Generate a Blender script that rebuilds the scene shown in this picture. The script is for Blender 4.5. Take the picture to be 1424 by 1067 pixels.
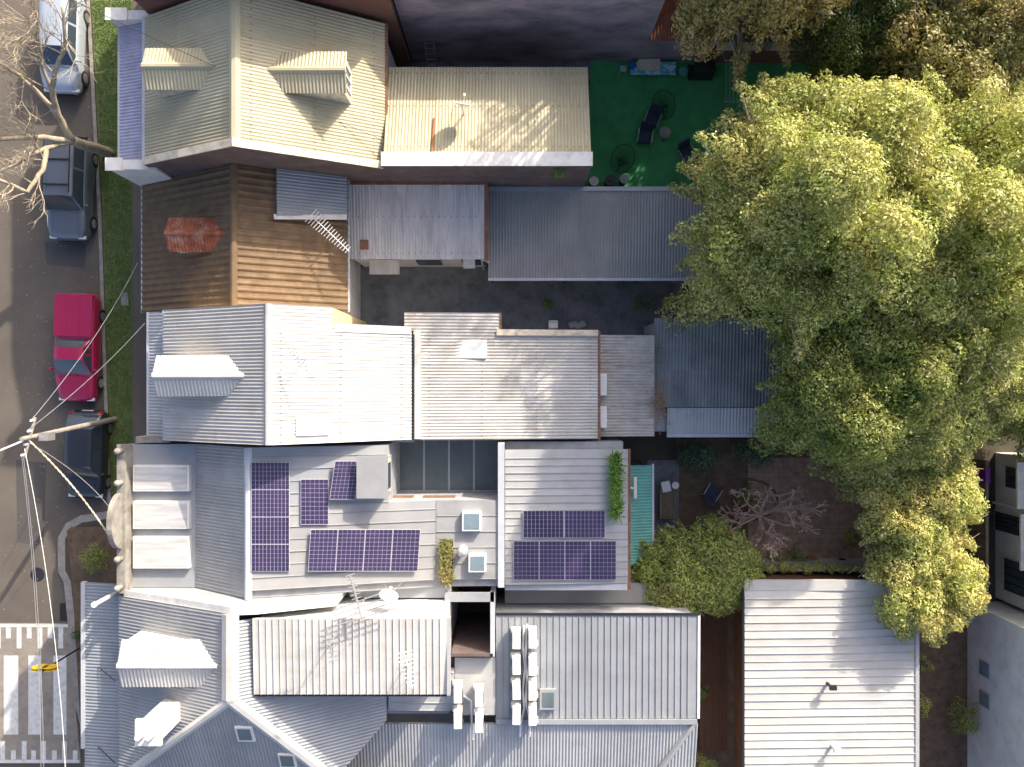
import bpy, bmesh, math, random
import numpy as np
from mathutils import Vector, Matrix
random.seed(7); RNG = np.random.default_rng(11)
S = bpy.context.scene
for o in list(bpy.data.objects): bpy.data.objects.remove(o)
# ------------------------------------------------------------------ camera, sky, sun
H = 36.5; FPX = 30.0 * H            # flying height; pixels per (metre / distance)
CX, CY = 712.0, 533.5
cd = bpy.data.cameras.new('camera'); cam = bpy.data.objects.new('camera', cd)
S.collection.objects.link(cam); cam.location = (0, 0, H); cam.rotation_euler = (0, 0, 0)
cd.sensor_width = 36; cd.sensor_fit = 'HORIZONTAL'; cd.lens = 36 * FPX / 1424.0
cd.clip_start = 0.5; cd.clip_end = 2000
S.camera = cam
SUN_EL = 23.5; SUN_AZ = 34.0        # degrees; azimuth clockwise from image-up
w = bpy.data.worlds.new('World'); S.world = w; w.use_nodes = True
nt = w.node_tree; bg = nt.nodes['Background']
sky = nt.nodes.new('ShaderNodeTexSky'); sky.sky_type = 'NISHITA'; sky.sun_disc = False
sky.sun_elevation = math.radians(SUN_EL); sky.sun_rotation = math.radians(SUN_AZ)
nt.links.new(sky.outputs[0], bg.inputs[0]); bg.inputs[1].default_value = 0.15
sky.dust_density = 5.0; sky.air_density = 0.6; sky.ozone_density = 0.6
sl = bpy.data.lights.new('sun', 'SUN'); sl.energy = 3.25; sl.angle = math.radians(0.5); sl.color = (1, 0.90, 0.74)
sun = bpy.data.objects.new('sun', sl); S.collection.objects.link(sun)
e_, a_ = math.radians(SUN_EL), math.radians(SUN_AZ)
sdir = Vector((math.cos(e_) * math.sin(a_), math.cos(e_) * math.cos(a_), math.sin(e_)))
sun.rotation_euler = sdir.to_track_quat('Z', 'Y').to_euler(); sun.location = (10, 20, 30)
S.view_settings.view_transform = 'Standard'; S.view_settings.look = 'None'
S.view_settings.exposure = 1.2; S.view_settings.gamma = 1
# ------------------------------------------------------------------ helpers
COL = S.collection
def P(px, py, z=0.0):
    k = (H - z) / FPX
    return Vector(((px - CX) * k, (CY - py) * k, z))
class Plane:                                   # z = a x + b y + c
    def __init__(s, pts):
        A = np.array([[p[0], p[1], 1] for p in pts]); z = np.array([p[2] for p in pts])
        s.a, s.b, s.c = np.linalg.lstsq(A, z, rcond=None)[0]
    def z(s, x, y): return s.a * x + s.b * y + s.c
    def n(s): return Vector((-s.a, -s.b, 1)).normalized()
    def at(s, px, py, dz=0.0):                 # the point of this plane seen at a place in the photograph
        u, v = (px - CX) / FPX, (CY - py) / FPX
        d = (H - s.c - dz) / (1 + s.a * u + s.b * v)
        return Vector((u * d, v * d, H - d))
def wloc(o):
    l = Vector((0, 0, 0))
    while o is not None: l += o.location; o = o.parent
    return l
def thing(name, label, cat, loc=(0, 0, 0), group=None, rz=0):
    o = bpy.data.objects.new(name, None); COL.objects.link(o); o.location = loc; o.rotation_euler = (0, 0, rz)
    o.empty_display_size = 0.3
    o['label'] = label; o['category'] = cat
    if group: o['group'] = group
    return o
def tag(o, label=None, cat=None, group=None, kind=None):
    for k, v in (('label', label), ('category', cat), ('group', group), ('kind', kind)):
        if v: o[k] = v
    return o
def link(name, me, mat, parent=None, loc=None, smooth=False):
    o = bpy.data.objects.new(name, me); COL.objects.link(o)
    if mat is not None and not me.materials: me.materials.append(mat)
    if parent is not None: o.parent = parent
    if loc is not None: o.location = loc
    if smooth: me.polygons.foreach_set('use_smooth', [True] * len(me.polygons))
    return o
class MB:
    def __init__(s): s.v = []; s.f = []
    def add(s, vs, fs):
        n = len(s.v); s.v += [tuple(p) for p in vs]; s.f += [tuple(i + n for i in f) for f in fs]; return s
    def box(s, c, d, rz=0, taper=1.0):
        x, y, z = [q / 2 for q in d]; vs = []
        cr, sr = math.cos(rz), math.sin(rz)
        for k, t in ((-z, 1), (z, taper)):
            for i, j in ((-x, -y), (x, -y), (x, y), (-x, y)):
                i *= t; j *= t
                vs.append((c[0] + i * cr - j * sr, c[1] + i * sr + j * cr, c[2] + k))
        return s.add(vs, [(3, 2, 1, 0), (4, 5, 6, 7), (0, 1, 5, 4), (1, 2, 6, 5), (2, 3, 7, 6), (3, 0, 4, 7)])
    def mm(s, x0, x1, y0, y1, z0, z1):
        return s.box(((x0 + x1) / 2, (y0 + y1) / 2, (z0 + z1) / 2), (abs(x1 - x0), abs(y1 - y0), abs(z1 - z0)))
    def tube(s, pts, r, n=6, cap=True):
        pts = [Vector(p) for p in pts]; m = len(pts)
        rs = r if isinstance(r, (list, tuple)) else [r] * m
        base = len(s.v)
        for i, p in enumerate(pts):
            t = (pts[min(i + 1, m - 1)] - pts[max(i - 1, 0)])
            t = t.normalized() if t.length > 1e-9 else Vector((0, 0, 1))
            a = t.cross(Vector((0, 0, 1)) if abs(t.z) < 0.95 else Vector((1, 0, 0))).normalized(); b = t.cross(a)
            for k in range(n):
                q = 2 * math.pi * k / n
                s.v.append(tuple(p + (a * math.cos(q) + b * math.sin(q)) * rs[i]))
        for i in range(m - 1):
            for k in range(n):
                k2 = (k + 1) % n
                s.f.append((base + i * n + k, base + i * n + k2, base + (i + 1) * n + k2, base + (i + 1) * n + k))
        if cap:
            s.f.append(tuple(base + k for k in range(n))[::-1]); s.f.append(tuple(base + (m - 1) * n + k for k in range(n)))
        return s
    def cyl(s, c, r, h, n=16, r2=None):
        return s.tube([c, (c[0], c[1], c[2] + h)], [r, r if r2 is None else r2], n)
    def prism(s, poly, z0, z1):                # plan outline between two heights
        n = len(poly)
        ar = sum(poly[i][0] * poly[(i + 1) % n][1] - poly[(i + 1) % n][0] * poly[i][1] for i in range(n))
        if ar < 0: poly = poly[::-1]
        vs = [(p[0], p[1], z0) for p in poly] + [(p[0], p[1], z1) for p in poly]
        fs = [tuple(range(n))[::-1], tuple(range(n, 2 * n))] + [(i, (i + 1) % n, n + (i + 1) % n, n + i) for i in range(n)]
        return s.add(vs, fs)
    def extr_y(s, prof, y0, y1):               # an (x, z) outline carried along y
        n = len(prof); vs = [(x, y0, z) for x, z in prof] + [(x, y1, z) for x, z in prof]
        return s.add(vs, [tuple(range(n)), tuple(range(2 * n - 1, n - 1, -1))] + [(i, n + i, n + (i + 1) % n, (i + 1) % n) for i in range(n)])
    def extr_x(s, prof, x0, x1):               # a (y, z) outline carried along x
        n = len(prof); vs = [(x0, y, z) for y, z in prof] + [(x1, y, z) for y, z in prof]
        return s.add(vs, [tuple(range(n)), tuple(range(2 * n - 1, n - 1, -1))] + [(i, n + i, n + (i + 1) % n, (i + 1) % n) for i in range(n)])
    def slab(s, quad, t):                      # a tilted sheet of some thickness, top face given
        q = [Vector(p) for p in quad]; nrm = (q[1] - q[0]).cross(q[-1] - q[0]).normalized()
        if nrm.z < 0: q = q[::-1]; nrm = -nrm
        n = len(q); vs = [p - nrm * t for p in q] + q
        return s.add(vs, [tuple(range(n))[::-1], tuple(range(n, 2 * n))] + [(i, (i + 1) % n, n + (i + 1) % n, n + i) for i in range(n)])
    def ball(s, c, r, nu=10, nv=7, zs=1.0):
        vs = []; fs = []
        for j in range(nv + 1):
            t = math.pi * j / nv
            for i in range(nu):
                q = 2 * math.pi * i / nu
                vs.append((c[0] + r * math.sin(t) * math.cos(q), c[1] + r * math.sin(t) * math.sin(q), c[2] + r * zs * math.cos(t)))
        for j in range(nv):
            for i in range(nu):
                a, b = j * nu + i, j * nu + (i + 1) % nu
                fs.append((a, a + nu, b + nu, b))
        return s.add(vs, fs)
    def build(s, name, mat, parent=None, smooth=False, local=False, bevel=0):
        vs = np.array(s.v, dtype=float)
        loc = None
        if parent is None:
            lo = vs.min(0); hi = vs.max(0); loc = Vector(((lo[0] + hi[0]) / 2, (lo[1] + hi[1]) / 2, lo[2]))
            vs = vs - np.array(loc)
        elif not local: vs = vs - np.array(wloc(parent))
        me = bpy.data.meshes.new(name); me.from_pydata(vs.tolist(), [], s.f); me.validate()
        bm = bmesh.new(); bm.from_mesh(me)
        bmesh.ops.recalc_face_normals(bm, faces=bm.faces)
        if bevel:
            bmesh.ops.remove_doubles(bm, verts=bm.verts, dist=1e-5)
            bmesh.ops.bevel(bm, geom=[e for e in bm.edges if len(e.link_faces) == 2 and e.calc_face_angle() > 0.5], offset=bevel, segments=2, affect='EDGES', profile=0.6)
        bm.to_mesh(me); bm.free()
        return link(name, me, mat, parent, loc, smooth)
def copy_tree(o, loc, rz=None, label=None):
    c = o.copy(); COL.objects.link(c); c.location = loc
    if rz is not None: c.rotation_euler = (0, 0, rz)
    if label: c['label'] = label
    for ch in o.children:
        d = ch.copy(); COL.objects.link(d); d.parent = c
        for g in ch.children:
            k = g.copy(); COL.objects.link(k); k.parent = d
    return c
# ------------------------------------------------------------------ materials
def newmat(name):
    m = bpy.data.materials.new(name); m.use_nodes = True
    return m, m.node_tree, m.node_tree.nodes['Principled BSDF']
def N(nt, t, **kw):
    n = nt.nodes.new(t)
    for k, v in kw.items():
        if k.startswith('i_'): n.inputs[k[2:]].default_value = v
        else: setattr(n, k, v)
    return n
def mixc(nt, fac, a, b, mode='MIX'):
    m = nt.nodes.new('ShaderNodeMix'); m.data_type = 'RGBA'; m.blend_type = mode
    for sock, v in ((0, fac), (6, a), (7, b)):
        if isinstance(v, (int, float)): m.inputs[sock].default_value = v
        elif isinstance(v, tuple): m.inputs[sock].default_value = (*v, 1)
        else: nt.links.new(v, m.inputs[sock])
    return m.outputs[2]
def pos(nt, scale=(1, 1, 1)):
    g = nt.nodes.new('ShaderNodeNewGeometry'); mp = nt.nodes.new('ShaderNodeMapping')
    mp.inputs['Scale'].default_value = scale; nt.links.new(g.outputs['Position'], mp.inputs[0]); return mp.outputs[0]
def noise(nt, scale, detail=4, stretch=(1, 1, 1), rough=0.6):
    n = N(nt, 'ShaderNodeTexNoise'); n.inputs['Scale'].default_value = scale; n.inputs['Detail'].default_value = detail
    n.inputs['Roughness'].default_value = rough
    nt.links.new(pos(nt, stretch), n.inputs['Vector']); return n.outputs['Fac']
def ramp(nt, src, lo, hi):
    r = nt.nodes.new('ShaderNodeMapRange'); r.inputs[1].default_value = lo; r.inputs[2].default_value = hi
    nt.links.new(src, r.inputs[0]); return r.outputs[0]
def surf(name, col, col2=None, rough=0.7, metal=0.0, scale=1.5, stretch=(1, 1, 1), vary=0.0, dirt_or_light=None, dirt_or_light_amt=0.3, dirt_or_light_scale=0.6,
         bump=0.0, bump_scale=30, spec=0.5, lo=0.35, hi=0.65, dstretch=(1, 1, 1)):
    m, nt, b = newmat(name)
    c = mixc(nt, ramp(nt, noise(nt, scale, 5, stretch), lo, hi), col, col2 or tuple(x * 0.85 for x in col))
    if dirt_or_light:
        f = ramp(nt, noise(nt, dirt_or_light_scale, 8, dstretch, 0.7), 0.48, 0.75)
        mm_ = N(nt, 'ShaderNodeMath', operation='MULTIPLY'); nt.links.new(f, mm_.inputs[0]); mm_.inputs[1].default_value = dirt_or_light_amt
        c = mixc(nt, mm_.outputs[0], c, dirt_or_light)
    if vary:
        oi = N(nt, 'ShaderNodeObjectInfo'); r = nt.nodes.new('ShaderNodeMapRange')
        r.inputs[3].default_value = 1 - vary; r.inputs[4].default_value = 1 + vary * 0.6
        nt.links.new(oi.outputs['Random'], r.inputs[0])
        hs = N(nt, 'ShaderNodeHueSaturation'); nt.links.new(r.outputs[0], hs.inputs['Value']); nt.links.new(c, hs.inputs['Color']); c = hs.outputs[0]
    nt.links.new(c, b.inputs['Base Color'])
    b.inputs['Roughness'].default_value = rough; b.inputs['Metallic'].default_value = metal
    b.inputs['Specular IOR Level'].default_value = spec
    if bump:
        bp = N(nt, 'ShaderNodeBump'); bp.inputs['Strength'].default_value = bump; bp.inputs['Distance'].default_value = 0.02
        nt.links.new(noise(nt, bump_scale, 4), bp.inputs['Height']); nt.links.new(bp.outputs[0], b.inputs['Normal'])
    return m
def leafmat(name, cols, trans=0.42):
    m, nt, b = newmat(name)
    g = nt.nodes.new('ShaderNodeNewGeometry'); cr = nt.nodes.new('ShaderNodeValToRGB')
    el = cr.color_ramp.elements
    while len(el) < len(cols): el.new(0.5)
    for i, c in enumerate(cols): el[i].position = i / (len(cols) - 1); el[i].color = (*c, 1)
    nt.links.new(g.outputs['Random Per Island'], cr.inputs[0])
    c = mixc(nt, ramp(nt, noise(nt, 0.7, 2), 0.35, 0.65), cr.outputs[0], mixc(nt, 1.0, cr.outputs[0], (0.85, 1.0, 0.8), 'MULTIPLY'))
    nt.links.new(c, b.inputs['Base Color']); b.inputs['Roughness'].default_value = 0.5
    t = nt.nodes.new('ShaderNodeBsdfTranslucent'); nt.links.new(c, t.inputs[0])
    ms = nt.nodes.new('ShaderNodeMixShader'); ms.inputs[0].default_value = trans
    nt.links.new(b.outputs[0], ms.inputs[1]); nt.links.new(t.outputs[0], ms.inputs[2])
    nt.links.new(ms.outputs[0], nt.nodes['Material Output'].inputs[0]); return m
RUST = (0.22, 0.09, 0.04)
M = dict(
    asphalt=surf('asphalt', (0.115, 0.098, 0.083), (0.15, 0.128, 0.106), 0.9, scale=0.5, dirt_or_light=(0.13, 0.12, 0.11), dirt_or_light_amt=0.35, dirt_or_light_scale=14, bump=0.4, bump_scale=90),
    concrete=surf('concrete', (0.36, 0.34, 0.31), (0.25, 0.24, 0.22), 0.85, scale=2, dirt_or_light=(0.12, 0.11, 0.1), dirt_or_light_amt=0.6, dirt_or_light_scale=2.5, bump=0.3),
    platform=surf('crossing_concrete', (0.33, 0.29, 0.24), (0.25, 0.22, 0.19), 0.85, scale=1.2, dirt_or_light=(0.1, 0.09, 0.09), dirt_or_light_amt=0.5, dirt_or_light_scale=3, bump=0.2),
    paint_white=surf('road_paint', (0.74, 0.74, 0.72), (0.6, 0.6, 0.58), 0.7, scale=4, dirt_or_light=(0.25, 0.24, 0.22), dirt_or_light_amt=0.5, dirt_or_light_scale=5),
    soil=surf('soil', (0.12, 0.08, 0.055), (0.17, 0.12, 0.08), 0.95, scale=2, dirt_or_light=(0.03, 0.025, 0.02), dirt_or_light_amt=0.7, dirt_or_light_scale=3, bump=0.6, bump_scale=20),
    ground=surf('earth', (0.06, 0.055, 0.04), (0.09, 0.075, 0.055), 0.95, scale=0.4, dirt_or_light=(0.05, 0.05, 0.035), dirt_or_light_amt=0.7, dirt_or_light_scale=1, bump=0.5, bump_scale=15),
    court=surf('courtyard_concrete', (0.13, 0.14, 0.16), (0.2, 0.21, 0.23), 0.8, scale=1.2, dirt_or_light=(0.04, 0.045, 0.05), dirt_or_light_amt=0.8, dirt_or_light_scale=1.4),
    turf=surf('turf', (0.17, 0.20, 0.07), (0.10, 0.15, 0.045), 0.9, scale=3, dirt_or_light=(0.06, 0.09, 0.03), dirt_or_light_amt=0.5, dirt_or_light_scale=1, bump=0.8, bump_scale=60),
    fake_turf=surf('lawn_turf', (0.07, 0.40, 0.14), (0.05, 0.30, 0.10), 0.8, scale=1.2, dirt_or_light=(0.09, 0.34, 0.12), dirt_or_light_amt=0.5, dirt_or_light_scale=0.7, bump=0.5, bump_scale=80),
    cream=surf('cream_roof_paint', (0.475, 0.435, 0.30), (0.42, 0.38, 0.255), 0.55, scale=0.6, vary=0.10, dirt_or_light=(0.36, 0.30, 0.18), dirt_or_light_amt=0.55, dirt_or_light_scale=1.6, dstretch=(0.5, 1, 1), spec=0.3),
    lilac=surf('lilac_roof_paint', (0.40, 0.40, 0.54), (0.34, 0.34, 0.47), 0.5, scale=1.5, vary=0.08, dirt_or_light=(0.2, 0.2, 0.24), dirt_or_light_amt=0.4, dirt_or_light_scale=3),
    white_roof=surf('white_roof_paint', (0.58, 0.57, 0.55), (0.50, 0.49, 0.47), 0.55, scale=0.8, vary=0.09, dirt_or_light=(0.36, 0.33, 0.29), dirt_or_light_amt=0.5, dirt_or_light_scale=1.2, dstretch=(0.35, 1.4, 1), spec=0.3),
    old_white=surf('weathered_white_roof', (0.50, 0.485, 0.46), (0.42, 0.40, 0.375), 0.6, scale=1, vary=0.1, dirt_or_light=(0.34, 0.28, 0.23), dirt_or_light_amt=0.5, dirt_or_light_scale=1.7, dstretch=(0.3, 1.6, 1)),
    rusty_white=surf('rust_streaked_white_roof', (0.50, 0.47, 0.44), (0.38, 0.35, 0.32), 0.7, scale=1.5, vary=0.14, dirt_or_light=(0.20, 0.12, 0.08), dirt_or_light_amt=0.85, dirt_or_light_scale=1.6, dstretch=(0.4, 2, 1)),
    pale_iron=surf('pale_galvanised', (0.62, 0.60, 0.60), (0.52, 0.50, 0.50), 0.55, metal=0.1, scale=1.2, stretch=(2, 0.3, 1), vary=0.12, dirt_or_light=(0.22, 0.19, 0.17), dirt_or_light_amt=0.6, dirt_or_light_scale=2, dstretch=(2, 0.3, 1)),
    dark_iron=surf('grey_roof_steel', (0.25, 0.25, 0.255), (0.30, 0.30, 0.305), 0.5, metal=0.05, scale=0.8, vary=0.08, dirt_or_light=(0.28, 0.27, 0.27), dirt_or_light_amt=0.3, dirt_or_light_scale=1.5),
    green_iron=surf('old_slate_green_steel', (0.15, 0.165, 0.17), (0.23, 0.24, 0.24), 0.5, metal=0.1, scale=1.0, vary=0.15, dirt_or_light=(0.3, 0.3, 0.3), dirt_or_light_amt=0.45, dirt_or_light_scale=1.5, dstretch=(2, 0.4, 1)),
    blue_iron=surf('blue_grey_steel', (0.34, 0.36, 0.385), (0.29, 0.305, 0.33), 0.45, metal=0.1, scale=0.8, vary=0.07, dirt_or_light=(0.22, 0.22, 0.23), dirt_or_light_amt=0.35, dirt_or_light_scale=1.4),
    mid_iron=surf('mid_grey_steel', (0.35, 0.355, 0.365), (0.30, 0.305, 0.315), 0.5, metal=0.1, scale=0.8, vary=0.07, dirt_or_light=(0.22, 0.2, 0.18), dirt_or_light_amt=0.35, dirt_or_light_scale=1.5),
    zinc=surf('light_grey_steel', (0.46, 0.465, 0.47), (0.40, 0.405, 0.41), 0.45, metal=0.1, scale=0.8, vary=0.07, dirt_or_light=(0.3, 0.29, 0.27), dirt_or_light_amt=0.35, dirt_or_light_scale=1.6),
    teal=surf('teal_roof_paint', (0.10, 0.36, 0.31), (0.08, 0.29, 0.26), 0.5, scale=1.5, vary=0.08, dirt_or_light=(0.2, 0.35, 0.28), dirt_or_light_amt=0.5, dirt_or_light_scale=2),
    red_roof=surf('rusted_red_roof', (0.22, 0.06, 0.035), (0.30, 0.10, 0.05), 0.7, scale=2, vary=0.15, dirt_or_light=(0.35, 0.20, 0.12), dirt_or_light_amt=0.6, dirt_or_light_scale=2.5),
    rust_dormer=surf('rust_orange_iron', (0.36, 0.10, 0.04), (0.22, 0.06, 0.035), 0.75, scale=3, vary=0.2, dirt_or_light=(0.55, 0.42, 0.34), dirt_or_light_amt=0.75, dirt_or_light_scale=2.2),  # pale blotches paint sunlit spots onto the rusty iron
    tile=surf('terracotta_brown_tile', (0.20, 0.135, 0.078), (0.155, 0.10, 0.058), 0.8, scale=2.5, vary=0.16, dirt_or_light=(0.13, 0.08, 0.05), dirt_or_light_amt=0.35, dirt_or_light_scale=2.5),
    brown_wall=surf('dark_brown_render', (0.12, 0.085, 0.08), (0.085, 0.06, 0.06), 0.9, scale=1.2, dirt_or_light=(0.22, 0.18, 0.17), dirt_or_light_amt=0.45, dirt_or_light_scale=1.5, bump=0.3),
    black_wall=surf('stained_dark_render', (0.22, 0.18, 0.21), (0.50, 0.40, 0.41), 0.9, scale=0.55, stretch=(1, 1, 2), dirt_or_light=(0.42, 0.36, 0.36), dirt_or_light_amt=0.75, dirt_or_light_scale=0.9, dstretch=(0.6, 1, 1.6), bump=0.3),
    white_wall=surf('white_render', (0.70, 0.69, 0.67), (0.62, 0.61, 0.59), 0.8, scale=1.5, dirt_or_light=(0.4, 0.37, 0.33), dirt_or_light_amt=0.4, dirt_or_light_scale=1.5),
    cream_wall=surf('cream_render', (0.62, 0.52, 0.30), (0.55, 0.46, 0.28), 0.8, scale=1.5, dirt_or_light=(0.3, 0.25, 0.17), dirt_or_light_amt=0.4, dirt_or_light_scale=1.5),
    grey_wall=surf('grey_render', (0.36, 0.37, 0.39), (0.30, 0.31, 0.33), 0.85, scale=1.5, dirt_or_light=(0.2, 0.2, 0.2), dirt_or_light_amt=0.4, dirt_or_light_scale=1.5),
    brick=surf('red_brick', (0.20, 0.085, 0.06), (0.15, 0.07, 0.05), 0.9, scale=4, dirt_or_light=(0.25, 0.2, 0.17), dirt_or_light_amt=0.4, dirt_or_light_scale=4, bump=0.4),
    stone=surf('weathered_sandstone', (0.33, 0.31, 0.275), (0.22, 0.205, 0.18), 0.9, scale=3, dirt_or_light=(0.10, 0.09, 0.08), dirt_or_light_amt=0.8, dirt_or_light_scale=2, bump=0.5),
    cap_white=surf('white_painted_cap', (0.76, 0.75, 0.73), (0.68, 0.66, 0.63), 0.7, scale=2, dirt_or_light=(0.35, 0.3, 0.26), dirt_or_light_amt=0.5, dirt_or_light_scale=2.5),
    cap_cream=surf('cream_painted_cap', (0.66, 0.60, 0.48), (0.55, 0.48, 0.38), 0.75, scale=2.5, dirt_or_light=(0.22, 0.16, 0.12), dirt_or_light_amt=0.6, dirt_or_light_scale=2.5),
    gutter=surf('pale_blue_gutter', (0.50, 0.53, 0.57), None, 0.45),
    rust_gutter=surf('rusted_gutter', (0.17, 0.075, 0.05), (0.26, 0.13, 0.08), 0.8, scale=3),
    white_metal=surf('white_enamel', (0.76, 0.76, 0.75), (0.70, 0.70, 0.69), 0.4, scale=3, dirt_or_light=(0.45, 0.43, 0.4), dirt_or_light_amt=0.3, dirt_or_light_scale=4),
    galv=surf('galvanised_tube', (0.52, 0.52, 0.52), (0.42, 0.42, 0.42), 0.35, metal=0.6, scale=6),
    dark_metal=surf('dark_metal', (0.035, 0.036, 0.04), None, 0.45, metal=0.3),
    black=surf('black_plastic', (0.018, 0.018, 0.02), None, 0.5),
    rubber=surf('tyre_rubber', (0.02, 0.02, 0.02), None, 0.85),
    timber=surf('grey_timber', (0.22, 0.18, 0.13), (0.15, 0.12, 0.09), 0.85, scale=3, stretch=(4, 0.5, 1), vary=0.2, dirt_or_light=(0.08, 0.07, 0.05), dirt_or_light_amt=0.5, dirt_or_light_scale=3),
    deck=surf('brown_deck', (0.10, 0.045, 0.025), (0.14, 0.065, 0.035), 0.7, scale=3, stretch=(5, 0.4, 1), vary=0.2),
    rust_post=surf('rust_orange_timber', (0.40, 0.16, 0.05), (0.30, 0.11, 0.04), 0.8, scale=5),
    bark=surf('dark_bark', (0.12, 0.095, 0.07), (0.2, 0.165, 0.12), 0.95, scale=4, bump=0.6, bump_scale=25),
    pale_bark=surf('pale_plane_bark', (0.46, 0.40, 0.30), (0.32, 0.27, 0.19), 0.85, scale=3, dirt_or_light=(0.14, 0.11, 0.07), dirt_or_light_amt=0.6, dirt_or_light_scale=4, bump=0.3, bump_scale=20),
    pink_bark=surf('pinkish_grey_bark', (0.55, 0.40, 0.32), (0.42, 0.29, 0.23), 0.85, scale=6),
    glass=surf('window_glass', (0.05, 0.07, 0.09), None, 0.04, spec=0.8),
    sky_glass=surf('skylight_glass', (0.20, 0.27, 0.31), (0.16, 0.22, 0.27), 0.12, spec=0.8, scale=2),
    old_glass=surf('dusty_glass_roof', (0.085, 0.12, 0.14), (0.12, 0.155, 0.17), 0.3, spec=0.6, scale=1.5, dirt_or_light=(0.2, 0.22, 0.22), dirt_or_light_amt=0.4, dirt_or_light_scale=2),
    frost=surf('frosted_panel', (0.60, 0.60, 0.60), (0.44, 0.44, 0.44), 0.35, scale=2, stretch=(0.4, 3, 1), dirt_or_light=(0.36, 0.36, 0.34), dirt_or_light_amt=0.5, dirt_or_light_scale=2, dstretch=(0.3, 3, 1)),
    cell=surf('solar_cell', (0.028, 0.022, 0.075), (0.05, 0.032, 0.09), 0.12, spec=0.9, scale=1.2, vary=0.15),
    backsheet=surf('solar_backsheet', (0.50, 0.49, 0.56), None, 0.3),
    yellow=surf('yellow_sign', (0.75, 0.50, 0.02), None, 0.5),
    navy=surf('navy_fabric', (0.03, 0.045, 0.08), (0.045, 0.06, 0.095), 0.9, scale=8),
    turquoise=surf('turquoise_print', (0.06, 0.48, 0.55), (0.55, 0.72, 0.72), 0.6, scale=5, lo=0.45, hi=0.55),
    board=surf('cream_foam', (0.74, 0.68, 0.54), None, 0.5), blue=surf('blue_plastic', (0.02, 0.12, 0.55), None, 0.4),
    purple=surf('purple_cloth', (0.16, 0.03, 0.24), None, 0.9), pot=surf('terracotta', (0.30, 0.14, 0.08), None, 0.8),
    paver=surf('brick_paver', (0.45, 0.31, 0.225), (0.30, 0.20, 0.145), 0.9, scale=2.5, dirt_or_light=(0.17, 0.12, 0.09), dirt_or_light_amt=0.5, dirt_or_light_scale=4, bump=0.3),
    head=surf('lamp_lens', (0.75, 0.77, 0.8), None, 0.1, spec=0.8), tail=surf('tail_lens', (0.45, 0.01, 0.01), None, 0.15),
    rim=surf('alloy', (0.5, 0.5, 0.52), None, 0.3, metal=0.7),
    pole=surf('weathered_pole_timber', (0.34, 0.31, 0.27), (0.25, 0.22, 0.19), 0.9, scale=4, stretch=(1, 1, 1)),
    patch=surf('asphalt_patch', (0.075, 0.07, 0.07), (0.095, 0.088, 0.085), 0.9, scale=1, bump=0.4, bump_scale=90),
    straw2=surf('pale_leaf_litter', (0.42, 0.36, 0.26), (0.3, 0.24, 0.15), 0.9, scale=8),
    straw=surf('dry_leaf_litter', (0.32, 0.19, 0.10), (0.22, 0.12, 0.07), 0.9, scale=8),
)
def carpaint(name, c):
    m, nt, b = newmat(name); b.inputs['Base Color'].default_value = (*c, 1); b.inputs['Roughness'].default_value = 0.3
    b.inputs['Metallic'].default_value = 0.25; b.inputs['Coat Weight'].default_value = 0.8; b.inputs['Coat Roughness'].default_value = 0.06; return m
L = dict(
    big=leafmat('bright_leaf', [(0.24, 0.25, 0.055), (0.40, 0.39, 0.10), (0.59, 0.56, 0.19), (0.80, 0.75, 0.38)]),  # palest leaf tone stands in for sunlit highlights on the crown
    dark=leafmat('dark_leaf', [(0.05, 0.085, 0.02), (0.09, 0.13, 0.03), (0.18, 0.20, 0.06)]),
    olive=leafmat('olive_leaf', [(0.22, 0.20, 0.06), (0.34, 0.29, 0.10), (0.45, 0.38, 0.17)]),
    gold=leafmat('golden_leaf', [(0.34, 0.25, 0.08), (0.48, 0.37, 0.14), (0.60, 0.48, 0.24)]),
    yellow=leafmat('yellow_green_leaf', [(0.40, 0.37, 0.10), (0.60, 0.54, 0.18), (0.78, 0.71, 0.33)]),
    mid=leafmat('mid_leaf', [(0.19, 0.22, 0.05), (0.33, 0.35, 0.09), (0.53, 0.52, 0.18)]),
    fern=leafmat('strap_leaf', [(0.09, 0.20, 0.02), (0.16, 0.32, 0.05), (0.28, 0.42, 0.09)]),
    bluegreen=leafmat('bluish_leaf', [(0.04, 0.11, 0.05), (0.08, 0.18, 0.08), (0.40, 0.48, 0.40)]),
    lime=leafmat('lime_leaf', [(0.26, 0.29, 0.07), (0.42, 0.43, 0.12), (0.60, 0.58, 0.23)]),
)
GR = leafmat('grass_blade', [(0.08, 0.16, 0.035), (0.13, 0.23, 0.05), (0.24, 0.28, 0.09)], 0.2)
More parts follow.
